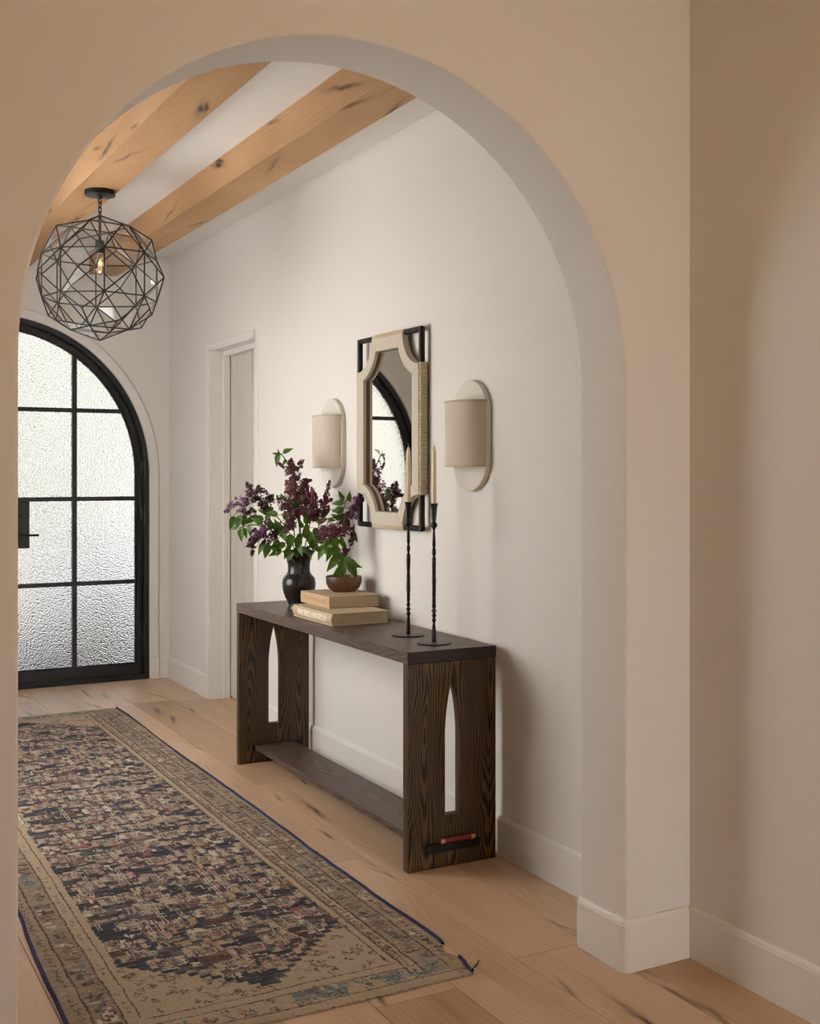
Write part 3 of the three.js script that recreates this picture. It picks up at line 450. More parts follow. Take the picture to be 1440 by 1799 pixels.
    // the little stalks that carry the florets
    for (const [u, th, br] of sub) { const env = R * Math.pow(1 - u, 0.55) * br * 0.8, o = new THREE.Vector3(cx, cy, cz).addScaledVector(ax, (u - 0.62) * L), e = o.clone().addScaledVector(ax, 0.1 * L).addScaledVector(s1, env * Math.cos(th)).addScaledVector(s2, env * Math.sin(th)), g = cyl(o.toArray(), e.toArray(), 0.0009, 0.0006, 4); g.deleteAttribute('uv'); const n = g.attributes.position.count, col = new Float32Array(n * 3); for (let i = 0; i < n; i++) col.set([0.06, 0.045, 0.02], 3 * i); g.setAttribute('color', new THREE.BufferAttribute(col, 3)); list.push(g); }
    return mergeGeometries(list.map((g) => (g.index ? g.toNonIndexed() : g)));
  }
  LILAC.forEach((b, n) => {
    const t = thing('lilac_branch', LILAC_LABEL[n], 'lilac', [2.154, TH, -5.12], -YAW, 'lilac branches in the dark vase'), r = rng(900 + n * 31);
    const stems = [tube(b.path, 0.0024, 28, 6)], curve = new THREE.CatmullRomCurve3(b.path.map((p) => new THREE.Vector3(...p))), pts = curve.getPoints(24), near = (x, y, z) => { let k = pts[6], d = 9; for (const p of pts.slice(5)) { const e = Math.hypot(p.x - x, p.y - y - 0.0, p.z - z) + 0.25 * Math.max(0, p.y - y); if (e < d) { d = e; k = p; } } return k; };
    for (const [x, y, z, L, , deg] of b.clusters) { const a = deg * Math.PI / 180, e = [x - Math.cos(a) * L * 0.35, y - Math.sin(a) * L * 0.35, z], p = near(...e), mid = [(p.x + e[0]) / 2, (p.y + e[1]) / 2 - 0.004, (p.z + e[2]) / 2]; if (Math.hypot(p.x - e[0], p.y - e[1]) > 0.008) stems.push(tube([p.toArray(), mid, e, [x + Math.cos(a) * L * 0.3, y + Math.sin(a) * L * 0.3, z]], 0.0014, 10, 5)); }
    for (const [x, y, z] of b.leaves) { const p = near(x, y, z); if (Math.hypot(p.x - x, p.y - y) > 0.006) stems.push(tube([p.toArray(), [(p.x + x) / 2, (p.y + y) / 2 + 0.003, (p.z + z) / 2], [x, y, z]], 0.0010, 8, 5)); }
    mesh('stem', merge(stems), stemMat, t);
    b.clusters.forEach((c, k) => mesh('flower_cluster', panicle(c, 4000 + n * 97 + k * 13), bloom, t));
    b.leaves.forEach(([x, y, z, L, deg]) => {
      const l = mesh('leaf', leafGeo[Math.floor(r() * 4)], leafMat, t, [x, y, z]); l.scale.setScalar(L * 0.86); l.rotation.set(0, 0, deg * Math.PI / 180); l.rotateX((r() - 0.5) * 1.5); l.rotateY((r() - 0.5) * 0.9 - 0.1);
    });
  });
}

// ---------------------------------------------------------------- candlesticks and candles
{
  const cs = thing('candlestick', 'black forged iron candlestick standing nearer the books', 'candlestick', [2.19, TH, -4.081], 0, 'iron candlesticks on the console table');
  mesh('base', lathe([[0, 0], [0.063, 0], [0.0655, 0.0015], [0.0655, 0.0035], [0.063, 0.005], [0.012, 0.007], [0, 0.007]], 48), std({ color: lin(0.030, 0.026, 0.024), roughness: 0.4, metalness: 0.4 }), cs);
  const K = 0.000491, y = (v) => 0.007 + (1632 - v) * K, r = rng(3), pts = [[0, 0.005], [0.0085, 0.006], [0.0078, y(1600)], [0.0072, y(1520)], [0.0052, y(1494)]];
  for (const v of [1466, 1430, 1394]) pts.push([0.0046, y(v + 17)], [0.0082, y(v + 6)], [0.0084, y(v - 5)], [0.0048, y(v - 17)]);
  for (let v = 1360; v > 985; v -= 22) pts.push([0.0074 + (r() - 0.5) * 0.0014, y(v)]);
  pts.push([0.0046, y(972)], [0.0044, y(966)], [0.0068, y(955)], [0.0074, y(935)], [0.0066, y(912)], [0.0042, y(903)], [0.0058, y(893)], [0.0068, y(880)], [0.0058, y(820)], [0.0036, y(768)], [0.0058, y(752)], [0.0112, y(738)], [0.0118, y(725)], [0.0104, y(712)], [0.0064, y(702)], [0.0070, y(690)]);
  const shaft = lathe(pts, 12), p = shaft.attributes.position, q = rng(8); for (let i = 0; i < p.count; i++) { const a = Math.atan2(p.getZ(i), p.getX(i)), k = 1 + 0.10 * Math.sin(4 * a + p.getY(i) * 60) + 0.05 * (q() - 0.5); p.setX(i, p.getX(i) * k); p.setZ(i, p.getZ(i) * k); } shaft.computeVertexNormals();
  mesh('stem', shaft, M.black, cs);
  mesh('cup', lathe([[0, y(702)], [0.0068, y(700)], [0.0082, y(682)], [0.0098, y(650)], [0.0112, y(610)], [0.0126, y(580)], [0.0152, y(564)], [0.0158, y(560)], [0.0150, y(558)], [0.0116, y(572)], [0.0106, y(600)], [0, y(604)]], 32), M.black, cs);
  const c2 = cs.clone(); c2.name = numbered('candlestick'); c2.position.set(2.173, TH, -3.843); c2.rotation.y = 1.1; c2.userData = { ...cs.userData, label: 'black forged iron candlestick standing nearer the end of the console table' }; scene.add(c2);
  const yc = TH + y(602), cd = thing('candle', 'cream taper candle in the candlestick nearer the books', 'candle', [2.19, yc, -4.081], 0.2, 'cream candles in the candlesticks');
  const body = new THREE.CylinderGeometry(0.0094, 0.0102, 0.222, 8, 1); body.translate(0, 0.111, 0); const tip = new THREE.CylinderGeometry(0.0022, 0.0094, 0.021, 8, 1); tip.translate(0, 0.2325, 0);
  mesh('wax', merge([body, tip]).toNonIndexed(), M.wax, cd); cd.children[0].geometry.computeVertexNormals();
  const wk = tube([[0, 0.24, 0], [0.0004, 0.247, 0], [-0.002, 0.254, 0], [-0.006, 0.257, 0]], 0.0008, 8, 5); mesh('wick', wk, M.wick, cd);
  const d2 = cd.clone(); d2.name = numbered('candle'); d2.position.set(2.173, yc, -3.843); d2.rotation.y = 0.75; d2.userData = { ...cd.userData, label: 'cream taper candle in the candlestick nearer the end of the table' }; scene.add(d2);
}

// ---------------------------------------------------------------- wall mirror: local x to the right along the wall, y up, z out of the wall
{
  const t = thing('wall_mirror', 'tall mirror in a cream leather frame with open black corners', 'mirror', [XR - 0.012, 1.637, -4.567], -Math.PI / 2 + 0.012), w = 0.291, h = 0.423, n = 0.142, bw = 0.062, rr = 0.0132;
  // notched outline, corner by corner, at inset o
  const outline = (o, P, seg = 14) => { const W2 = w - o, H2 = h - o, R = n + o * 0.85, C = [[w, h, Math.PI * 1.5, Math.PI], [-w, h, 0, -Math.PI / 2], [-w, -h, Math.PI / 2, 0], [w, -h, Math.PI, Math.PI / 2]]; let first = true;
    for (const [cx, cy, a0, a1] of C) for (let i = 0; i <= seg; i++) { const a = a0 + (a1 - a0) * i / seg, x = Math.max(-W2, Math.min(W2, cx + R * Math.cos(a))), y = Math.max(-H2, Math.min(H2, cy + R * Math.sin(a))); if (first) { P.moveTo(x, y); first = false; } else P.lineTo(x, y); } P.closePath(); return P; };
  const pts = (o) => outline(o, new THREE.Path()).getPoints(1).map((p) => [p.x, p.y]), seg = 14;
  const O = pts(0.004), I = pts(bw), per = seg + 1, zf = 0.036;
  const panel = (ids) => { const s = new THREE.Shape(), a = ids.map((i) => O[i % (4 * per)]), b = ids.map((i) => I[i % (4 * per)]).reverse(); s.moveTo(...a[0]); a.slice(1).forEach((p) => s.lineTo(...p)); b.forEach((p) => s.lineTo(...p)); s.lineTo(...a[0]); const g = new THREE.ExtrudeGeometry(s, { depth: 0.026, bevelEnabled: true, bevelSize: 0.0012, bevelThickness: 0.002, bevelOffset: -0.0012, bevelSegments: 2 }); g.translate(0, 0, zf - 0.026); return toCreasedNormals(g, 0.5); };
  for (let c = 0; c < 4; c++) {
    const b = c * per, arc = []; for (let i = 0; i <= seg; i++) arc.push(b + i);
    mesh('frame_panel', panel(arc), M.hide, t); mesh('frame_panel', panel([b + seg, b + per]), M.hide, t);
  }
  { // dark inner edge and the mirror glass
    const s = outline(bw - 0.003, new THREE.Shape()), hole = outline(bw + 0.004, new THREE.Path()); s.holes.push(hole); const g = new THREE.ExtrudeGeometry(s, { depth: 0.012, bevelEnabled: false }); g.translate(0, 0, 0.01); mesh('inner_edge', g, M.seam, t);
    const q = outline(bw - 0.002, new THREE.Shape()), mg = new THREE.ExtrudeGeometry(q, { depth: 0.004, bevelEnabled: false }); mg.translate(0, 0, 0.010); mesh('mirror_glass', mg, M.mirror, t);
    const bk = outline(0.012, new THREE.Shape()), kg = new THREE.ExtrudeGeometry(bk, { depth: 0.008, bevelEnabled: false }); kg.translate(0, 0, 0.002); mesh('backing', kg, M.seam, t);
  }
  const zr = zf - rr, rod = (a, b, r = rr) => cyl([...a, zr], [...b, zr], r, r, 14);
  for (const [sx, sy] of [[1, 1], [-1, 1], [-1, -1], [1, -1]]) { const r = rng(sx + 2 * sy + 5), s1 = rod([sx * w, sy * (h - n)], [sx * w, sy * (h + rr * 0.6)]), s2 = rod([sx * (w - n), sy * h], [sx * w, sy * h], rr * 0.92); void r; mesh('corner_rod', merge([s1, s2]), M.black, t); }
  // rails between the corners, wrapped turn by turn in cream cord
  const wrap = (len, across) => { const turns = Math.round(len / 0.0085), P = []; for (let k = 0; k < turns; k++) { const y0 = -len / 2 + k * len / turns, d = len / turns; P.push(rbox(-0.0122, 0.0122, y0 + 0.0004, y0 + d - 0.0004, -0.022, 0.0125, 0.0036, 2)); } const g = merge(P); if (across) g.rotateZ(Math.PI / 2); return g; };
  const side = wrap(2 * (h - n)), end = wrap(2 * (w - n), true);
  for (const s of [-1, 1]) { mesh('wrapped_rail', side, M.cord, t, [s * (w + 0.001), 0, zr]); mesh('wrapped_rail', end, M.cord, t, [0, s * (h + 0.001), zr]); }
}

// ---------------------------------------------------------------- wall sconces
{
  const t = thing('wall_sconce', 'cream wall sconce with half-round shade, right of the mirror', 'sconce', [XR, 1.597, -3.905], -Math.PI / 2, 'cream wall sconces either side of the mirror');
  const s = new THREE.Shape(), a = 0.127, hh = 0.219 - a; s.absarc(0, hh, a, 0, Math.PI); s.absarc(0, -hh, a, Math.PI, 2 * Math.PI); s.closePath();
  const g = new THREE.ExtrudeGeometry(s, { depth: 0.016, bevelEnabled: true, bevelSize: 0.003, bevelThickness: 0.004, bevelOffset: -0.003, bevelSegments: 3, curveSegments: 40 }); g.translate(0, 0, 0.004); mesh('back_plate', toCreasedNormals(g, 0.4), M.plaster, t);
  const shell = (A, B, y0, y1, th) => { const q = new THREE.Shape(), n = 40; for (let i = 0; i <= n; i++) { const u = i / n * Math.PI, x = A * Math.cos(u), y = B * Math.sin(u); if (i) q.lineTo(x, y); else q.moveTo(x, y); } for (let i = n; i >= 0; i--) { const u = i / n * Math.PI; q.lineTo((A - th) * Math.cos(u), Math.max(0.0, (B - th) * Math.sin(u))); } q.closePath(); const k = new THREE.ExtrudeGeometry(q, { depth: y1 - y0, bevelEnabled: false }); k.rotateX(-Math.PI / 2); k.scale(1, 1, -1); const ix = k.index; void ix; k.translate(0, y0, 0.02); const p = k.attributes.position; for (let i = 0; i < p.count; i += 3) { const v = [0, 1, 2].map((j) => [p.getX(i + j), p.getY(i + j), p.getZ(i + j)]); p.setXYZ(i + 1, ...v[2]); p.setXYZ(i + 2, ...v[1]); } k.computeVertexNormals(); return toCreasedNormals(k, 0.5); };
  const sh = mesh('shade', metreUV(shell(0.122, 0.088, -0.121, 0.135, 0.003), 'y'), M.linen, t);
  mesh('rim', shell(0.1255, 0.0915, 0.130, 0.1365, 0.005), M.linenRim, sh); mesh('rim', shell(0.1255, 0.0915, -0.1225, -0.116, 0.005), M.linenRim, sh);
  mesh('lamp_holder', merge([cyl([0, -0.03, 0.015], [0, -0.03, 0.05], 0.012), cyl([0, -0.05, 0.05], [0, 0.0, 0.05], 0.014, 0.014, 12)]), M.brass, t);
  const c = t.clone(); c.name = numbered('wall_sconce'); c.position.set(XR, 1.597, -5.22); c.userData = { ...t.userData, label: 'cream wall sconce with half-round shade, above the lilacs left of the mirror' }; scene.add(c);
}

// ---------------------------------------------------------------- faceted glass pendant light
{
  const t = thing('pendant_light', 'faceted star-shaped glass pendant light with dark metal edges', 'lamp', [1.336, 2.395, -5.65], 13.4 * Math.PI / 180), E = 0.2065, A = 0.5, B = 1.2071;
  const V = []; for (const [x, y, z] of [[A, A, B], [A, B, A], [B, A, A]]) for (const sx of [-1, 1]) for (const sy of [-1, 1]) for (const sz of [-1, 1]) V.push(new THREE.Vector3(x * sx, y * sy, z * sz));
  const dirs = []; for (const x of [-1, 0, 1]) for (const y of [-1, 0, 1]) for (const z of [-1, 0, 1]) if (x || y || z) dirs.push(new THREE.Vector3(x, y, z));
  const strut = new Map(), key = (p) => p.toArray().map((c) => Math.round(c * 500)).join(','), edge = (p, q) => { const k = [key(p), key(q)].sort().join('|'); if (!strut.has(k)) strut.set(k, [p, q]); };
  const panes = [];
  for (const d of dirs) {
    const m = Math.max(...V.map((v) => v.dot(d))), F = V.filter((v) => v.dot(d) > m - 0.01), n = d.clone().normalize(), c = F.reduce((s, v) => s.add(v), new THREE.Vector3()).divideScalar(F.length);
    const u = F[0].clone().sub(c).normalize(), w = n.clone().cross(u); F.sort((p, q) => Math.atan2(p.clone().sub(c).dot(w), p.clone().sub(c).dot(u)) - Math.atan2(q.clone().sub(c).dot(w), q.clone().sub(c).dot(u)));
    const apex = c.clone().addScaledVector(n, F.length === 3 ? 0.24 : Math.abs(d.y) === 1 && !d.x && !d.z ? 0.26 : 0.32);
    F.forEach((p, i) => { const q = F[(i + 1) % F.length]; edge(p, q); edge(p, apex); panes.push([p, q, apex]); });
  }
  for (const f of panes) { const c = f.reduce((s, v) => s.add(v), new THREE.Vector3()).divideScalar(3), P = f.map((v) => v.clone().lerp(c, 0.015).multiplyScalar(E)), g = new THREE.BufferGeometry().setFromPoints(P); g.setIndex([0, 1, 2]); g.computeVertexNormals(); mesh('glass_pane', g, M.pane, t); }
  const came = std({ color: lin(0.006, 0.0045, 0.004), roughness: 0.5, metalness: 0.1 });
  for (const [p, q] of strut.values()) mesh('strut', cyl(p.clone().multiplyScalar(E).toArray(), q.clone().multiplyScalar(E).toArray(), 0.0033, 0.0033, 6), came, t);
  const top = (B + 0.26) * E, yc = 2.817 - 2.395;
  mesh('canopy', lathe([[0, 0], [0.0715, 0], [0.073, -0.002], [0.073, -0.021], [0.0705, -0.024], [0.012, -0.026], [0.012, -0.036], [0.006, -0.040], [0, -0.040]].map(([r, y]) => [r, y + yc]), 48), std({ color: lin(0.014, 0.013, 0.013), roughness: 0.28, metalness: 0.4 }), t);
  const ring = (y, turn, a = 0.0085, b = 0.0155) => { const P = []; for (let i = 0; i < 16; i++) { const u = i / 16 * 2 * Math.PI; P.push([a * Math.cos(u), y + b * Math.sin(u), 0]); } const g = tube(P, 0.0023, 32, 6, true); g.rotateY(turn); return g; };
  [[yc - 0.049, 0.2, 0.008, 0.0135], [yc - 0.068, 1.7, 0.0085, 0.0165], [yc - 0.092, 0.3, 0.0085, 0.0165], [top + 0.007, 1.75, 0.008, 0.013]].forEach(([y, a, p, q]) => mesh('chain_link', ring(y, a, p, q), came, t));
  mesh('stem', cyl([0, 0.178, 0], [0, top, 0], 0.0068, 0.0068, 16), came, t);
  mesh('socket', lathe([[0, 0.118], [0.021, 0.118], [0.0215, 0.122], [0.0215, 0.176], [0.018, 0.181], [0, 0.182]], 32), came, t);
  const bulb = mesh('bulb', lathe([[0.013, 0.118], [0.0135, 0.104], [0.019, 0.086], [0.027, 0.066], [0.030, 0.048], [0.027, 0.031], [0.018, 0.019], [0.008, 0.0145], [0, 0.014]], 32), M.bulbGlass, t);
  const F = []; for (let k = 0; k < 6; k++) { const a = k * Math.PI / 3, b = a + 0.5; F.push(cyl([0.004 * Math.cos(a), 0.090, 0.004 * Math.sin(a)], [0.0085 * Math.cos(b), 0.040, 0.0085 * Math.sin(b)], 0.0006, 0.0006, 5)); }
  mesh('filament', merge(F), std({ color: 0x000000, emissive: lin(1, 0.36, 0.06), emissiveIntensity: 2.0 }), bulb);
  const l = new THREE.PointLight(lin(1, 0.55, 0.2), 0.04, 0, 2); l.position.set(0, 0.065, 0); l.shadow.radius = 0.5; l.castShadow = true; t.add(l);
}
// ---------------------------------------------------------------- worn Persian runner
{
  const RX0 = 0.660, RX1 = 1.772, RZ0 = -7.13, RZ1 = -2.862, RW = RX1 - RX0, RL = (RZ1 - RZ0) / 2, TW = 1024, THh = 2048;
  // ink map, drawn once: half of the runner, mirrored at its middle.  canvas y = 0 at the near end
  const c = document.createElement('canvas'); c.width = TW; c.height = THh; const g = c.getContext('2d'), sx = TW / RW, sy = THh / RL, r = rng(77);
  const navy = '#20222f', red = '#75463f', brown = '#46302a', tan = '#9f8d76', rose = '#9f7a6b', ivory = '#b9aa95', blue = '#4b5864', olive = '#706850';
  const R = (x0, y0, x1, y1, col) => { g.fillStyle = col; g.fillRect(x0 * sx, y0 * sy, (x1 - x0) * sx, (y1 - y0) * sy); };
  g.fillStyle = tan; g.fillRect(0, 0, TW, THh);
  const line = (x, y0, y1, w, col) => R(x - w / 2, y0, x + w / 2, y1, col);
  // side borders, wider towards the right edge
  const BL = [0.05, 0.125, 0.165, 0.19], BR = [0.065, 0.145, 0.185, 0.212];
  R(0, 0, BL[0], RL, '#8a7b66'); R(RW - BR[0], 0, RW, RL, '#8d7d68'); R(BL[0], 0.05, BL[1], RL, '#827463'); R(RW - BR[1], 0.05, RW - BR[0], RL, '#857766');
  const flower = (x, y, s, col) => { g.fillStyle = col; for (let k = 0; k < 9; k++) { const a = r() * 6.28, d = s * (0.2 + 0.8 * r()); g.fillRect((x + Math.cos(a) * d) * sx - 3, (y + Math.sin(a) * d * 1.3) * sy - 2, s * sx * (0.25 + 0.5 * r()), s * sy * (0.18 + 0.3 * r())); } };
  for (let y = 0.09; y < RL; y += 0.031) { for (const [c0, w] of [[RW - (BR[0] + BR[1]) / 2, 0.034], [(BL[0] + BL[1]) / 2, 0.03], [RW - BR[0] / 2, 0.024], [RW - (BR[1] + BR[2]) / 2, 0.012]]) for (let k = 0; k < 3; k++) R(c0 + (r() - 0.5) * 2 * w, y + r() * 0.03, c0 + (r() - 0.5) * 2 * w, y + r() * 0.03 + 0.003, [brown, '#6a5a4a', olive, ivory][Math.floor(r() * 4)]); flower(RW - (BR[0] + BR[1]) / 2 + (r() - 0.5) * 0.03, y, 0.021, [brown, blue, olive, red][Math.floor(r() * 4)]); flower((BL[0] + BL[1]) / 2 + (r() - 0.5) * 0.03, y, 0.019, [brown, blue, olive, red][Math.floor(r() * 4)]); flower(RW - BR[0] * 0.5, y + 0.02, 0.012, brown); flower(BL[0] * 0.5, y + 0.02, 0.011, brown); flower(RW - (BR[1] + BR[2]) / 2, y, 0.010, brown); if (r() < 0.5) flower((BL[1] + BL[2]) / 2, y, 0.008, brown); }
  for (const [x, w] of [[BL[0], 0.006], [BL[1], 0.005], [BL[2], 0.004], [RW - BR[0], 0.006], [RW - BR[1], 0.007], [RW - BR[2], 0.007], [RW - BR[2] + 0.008, 0.003], [RW - BR[3], 0.004]]) line(x, 0.07 + 0.1 * (w < 0.005), RL, w, brown);
  // ends
  for (const [y, x0, x1] of [[0.036, 0.02, RW - 0.02], [0.115, 0.14, RW - 0.16], [0.155, 0.18, RW - 0.2]]) R(x0, y - 0.002, x1, y + 0.002, brown);
  for (let k = 0; k < 34; k++) flower(0.2 + r() * (RW - 0.42), 0.045 + r() * 0.06, 0.014, r() < 0.3 ? blue : brown);
  for (let k = 0; k < 60; k++) flower(RW * (0.5 + 0.4 * r()), 0.05 + 0.055 * r(), 0.016, r() < 0.6 ? blue : '#5d6a70');
  // field: inside the stepped outline
  const fx0 = BL[3], fx1 = RW - BR[3], mid = (fx0 + fx1) / 2, half = (fx1 - fx0) / 2;
  const edgeY = (x) => { const q = Math.abs(x - mid) / half; return 0.20 + 0.34 * Math.floor(q * 13) / 13; };
  for (let k = 0; k < 150; k++) { const x = fx0 + r() * (fx1 - fx0), y = 0.17 + r() * 0.36; if (y < edgeY(x) - 0.02) flower(x, y, 0.013, r() < 0.8 ? brown : '#6b5640'); }
  g.save(); g.beginPath(); g.moveTo(fx0 * sx, THh); for (let x = fx0; x <= fx1 + 1e-6; x += half / 52) { g.lineTo(x * sx, edgeY(x) * sy); } g.lineTo(fx1 * sx, THh); g.closePath(); g.fillStyle = navy; g.fill(); g.clip();
  // repeating field motifs: cream and rose shapes crowded over the navy ground, in staggered rows
  const cw = 0.121, ch = 0.150, pick = (...a) => a[Math.floor(r() * a.length)];
  const blob = (x, y, w, h, col) => { for (let q = 0; q < h; q += 0.004) { const e = 0.006 * (r() - 0.5); R(x + e, y + q, x + w + e + 0.006 * (r() - 0.5), y + q + 0.0045, col); } };
  for (let row = 0; row * ch < RL; row++) for (let col = -1; col < 8; col++) {
    const x = fx0 + (col + (row % 2) * 0.5) * cw + 0.012, y = 0.2 + row * ch + ((col * 37 + row * 11) % 5) * 0.019, J = (k = 0.006) => (r() - 0.5) * k * 2;
    for (const [dx, dy, w, h] of [[0.002, 0.006, 0.046, 0.030], [0.064, 0.004, 0.050, 0.032], [0.030, 0.044, 0.058, 0.022], [0.0, 0.072, 0.026, 0.056], [0.094, 0.070, 0.024, 0.060], [0.002, 0.130, 0.05, 0.014], [0.066, 0.132, 0.046, 0.012]]) blob(x + dx + J(), y + dy + J(), w, h, pick(tan, tan, ivory, rose, tan, '#97815f'));
    for (let k = 0; k < 7; k++) R(x + 0.005 + r() * 0.1, y + r() * 0.06, x + 0.014 + r() * 0.11, y + r() * 0.06 + 0.004, pick(red, brown, navy, navy));
    line(x + cw / 2, y + 0.066, y + 0.142, 0.0045, ivory);
    for (const s of [-1, 1]) for (let k = 0; k < 4; k++) { const yy = y + 0.072 + k * 0.0165, c0 = x + cw / 2 + s * 0.020; R(c0 - 0.016, yy, c0 + 0.016, yy + 0.012, pick(tan, ivory, tan, rose)); R(c0 - 0.011 + J(0.003), yy + 0.003, c0 + 0.008, yy + 0.0068, pick(navy, brown, navy)); R(c0 + s * 0.008 - 0.002, yy + 0.004, c0 + s * 0.008 + 0.002, yy + 0.013, navy); }
    for (let k = 0; k < 4; k++) { const bx = x + r() * cw, by = y + r() * ch, d = pick(-1, 1); for (let q = 0; q < 7; q++) R(bx + d * q * 0.004, by + q * 0.0025, bx + d * q * 0.004 + 0.008, by + q * 0.0025 + 0.004, pick(red, rose, brown)); }
    if (r() < 0.45) blob(x + J(), y + 0.036, 0.018, 0.026, navy); if (r() < 0.25) flower(x + cw * 0.1, y + ch * 0.7, 0.013, pick(red, blue, '#3b5568'));
  }
  for (let k = 0; k < 1500; k++) { const x = fx0 + r() * (fx1 - fx0), y = 0.2 + r() * (RL - 0.2), a = 0.006 + 0.014 * r(); R(x, y, x + a, y + 0.003 + 0.003 * r(), r() < 0.5 ? navy : r() < 0.4 ? brown : tan); }
  for (let k = 0; k < 900; k++) { const x = fx0 + r() * (fx1 - fx0), y = 0.2 + r() * (RL - 0.2); R(x, y, x + 0.004 + 0.003 * r(), y + 0.012 + 0.03 * r(), r() < 0.7 ? navy : r() < 0.5 ? ivory : brown); }
  for (let k = 0; k < 70; k++) { const x = fx0 + r() * (fx1 - fx0), y = 0.2 + r() * (RL - 0.2), l = 0.06 + 0.12 * r(); R(x, y, x + 0.0035, y + l, ivory); R(x + 0.010, y, x + 0.0135, y + l, ivory); }
  g.restore();
  // outline of the stepped field
  for (let x = fx0; x < fx1; x += half / 26) { const y = edgeY(x + half / 52); R(x, y - 0.004, x + half / 24, y + 0.018, navy); }
  const ink = g.getImageData(0, 0, TW, THh).data;
  // weaving: every knot picks the ink slightly off its place; wear lays the pale foundation bare in bands
  const tex = texture(TW, THh, (i, j) => {
    const ki = i & ~1, kj = j & ~1, dx = Math.round((vnoise(ki / 5, kj / 4, 21) - 0.5) * 6 + (vnoise(ki / 60, kj / 50, 23) - 0.5) * 5), dy = Math.round((vnoise(ki / 6, kj / 5, 25) - 0.5) * 7);
    const a = Math.min(TW - 1, Math.max(0, i + dx)), b = Math.min(THh - 1, Math.max(0, j + dy)), k = 4 * (b * TW + a); let col = [ink[k], ink[k + 1], ink[k + 2]];
    const wear = smooth(0.50, 0.8, fbm(i / 90, j / 26, 61, 4)) * 0.42, abr = smooth(0.60, 0.75, vnoise(i / 30, j / 2.2, 67)) * 0.28, knot = (hash2(i >> 1, j >> 1, 5) - 0.5) * 34;
    col = mix3(col, [166, 149, 127], clamp(wear + abr)); return col.map((v) => v * 1.06 + knot * (0.5 + v / 320));
  }, true, THREE.MirroredRepeatWrapping);
  tex.wrapS = THREE.ClampToEdgeWrapping; tex.wrapT = THREE.MirroredRepeatWrapping;
  const pile = texture(256, 256, (i, j) => 110 + 90 * hash2(i >> 1, j >> 1, 9) + 50 * ((j >> 1) & 1), false); 
  const t = thing('runner_rug', 'long worn Persian runner rug with navy field and tan borders', 'rug', [0, 0, 0]);
  const nx = 44, nz = 150, pos = [], uv = [], idx = [], hgt = 0.0075;
  const edgeR = (z) => RX1 + 0.006 * (vnoise(z * 2.2, 1, 3) - 0.5) * 2 + 0.004 * (vnoise(z * 9, 2, 3) - 0.5) - 0.030 * Math.exp(-(((z + 3.03) / 0.045) ** 2)) * 0.9 + (z > -3.02 ? -0.028 * smooth(-3.02, -2.86, z) : 0) + 0.016 * smooth(-5.5, -7.1, z), edgeL = (z) => RX0 + 0.014 * (vnoise(z * 2.0, 4, 8) - 0.5) * 2 + 0.005 * (vnoise(z * 8, 5, 8) - 0.5);
  for (let j = 0; j <= nz; j++) for (let i = 0; i <= nx; i++) {
    const v = j / nz, u = i / nx, z0 = RZ1 + (RZ0 - RZ1) * v, a = edgeL(z0), b = edgeR(z0), x = a + (b - a) * u, z = z0 + 0.012 * (vnoise(x * 5, 3, 12) - 0.5) * (v < 0.02 || v > 0.98 ? 1 : 0);
    const bump = 0.0025 * vnoise(x * 6, z * 3, 31) + 0.004 * smooth(0.55, 0.9, vnoise(x * 2.2, z * 1.6, 33)) * (u > 0.85 || u < 0.15 ? 1 : 0.3), e = Math.min(u, 1 - u) < 0.004 || v < 0.0008 || v > 0.9992 ? 0.45 : 1;
    pos.push(x, hgt * e + bump, z); uv.push((x - RX0) / RW, 2 * v);
  }
  for (let j = 0; j < nz; j++) for (let i = 0; i < nx; i++) { const a = j * (nx + 1) + i, b = a + nx + 1; idx.push(a, a + 1, b, b, a + 1, b + 1); }
  const rim = []; for (let i = 0; i <= nx; i++) rim.push(i); for (let j = 1; j <= nz; j++) rim.push(j * (nx + 1) + nx); for (let i = nx - 1; i >= 0; i--) rim.push(nz * (nx + 1) + i); for (let j = nz - 1; j > 0; j--) rim.push(j * (nx + 1));
  const base = pos.length / 3; rim.forEach((q) => { pos.push(pos[3 * q], 0.0006, pos[3 * q + 2]); uv.push(uv[2 * q], uv[2 * q + 1]); });
  rim.forEach((q, k) => { const q2 = rim[(k + 1) % rim.length], b = base + k, b2 = base + (k + 1) % rim.length; idx.push(q, b, q2, q2, b, b2); });
  const gg = new THREE.BufferGeometry(); gg.setAttribute('position', new THREE.Float32BufferAttribute(pos, 3)); gg.setAttribute('uv', new THREE.Float32BufferAttribute(uv, 2)); gg.setIndex(idx); gg.computeVertexNormals();
  const pt = pile; pt.repeat.set(4.4, 17); mesh('pile', gg, std({ map: tex, roughness: 0.95, bumpMap: pt, bumpScale: 0.0012 }), t);
  const side = (f, o) => { const P = []; for (let k = 0; k <= 120; k++) { const z = RZ1 - 0.006 + (RZ0 - RZ1 + 0.012) * k / 120; if (o > 0 && z > -3.075 && z < -2.985) continue; P.push([f(z) + o * 0.002, 0.0062 + 0.0015 * vnoise(z * 30, o, 4), z]); } return P; };
  const bind = std({ color: lin(0.016, 0.024, 0.085), roughness: 0.9 }), A = side(edgeR, 1), k0 = A.findIndex((p) => p[2] < -3.03);
  mesh('binding', merge([tube(A.slice(0, k0), 0.0052, 40, 7), tube(A.slice(k0), 0.0052, 420, 7)]), bind, t); mesh('binding', tube(side(edgeL, -1), 0.0058, 460, 7), bind, t);
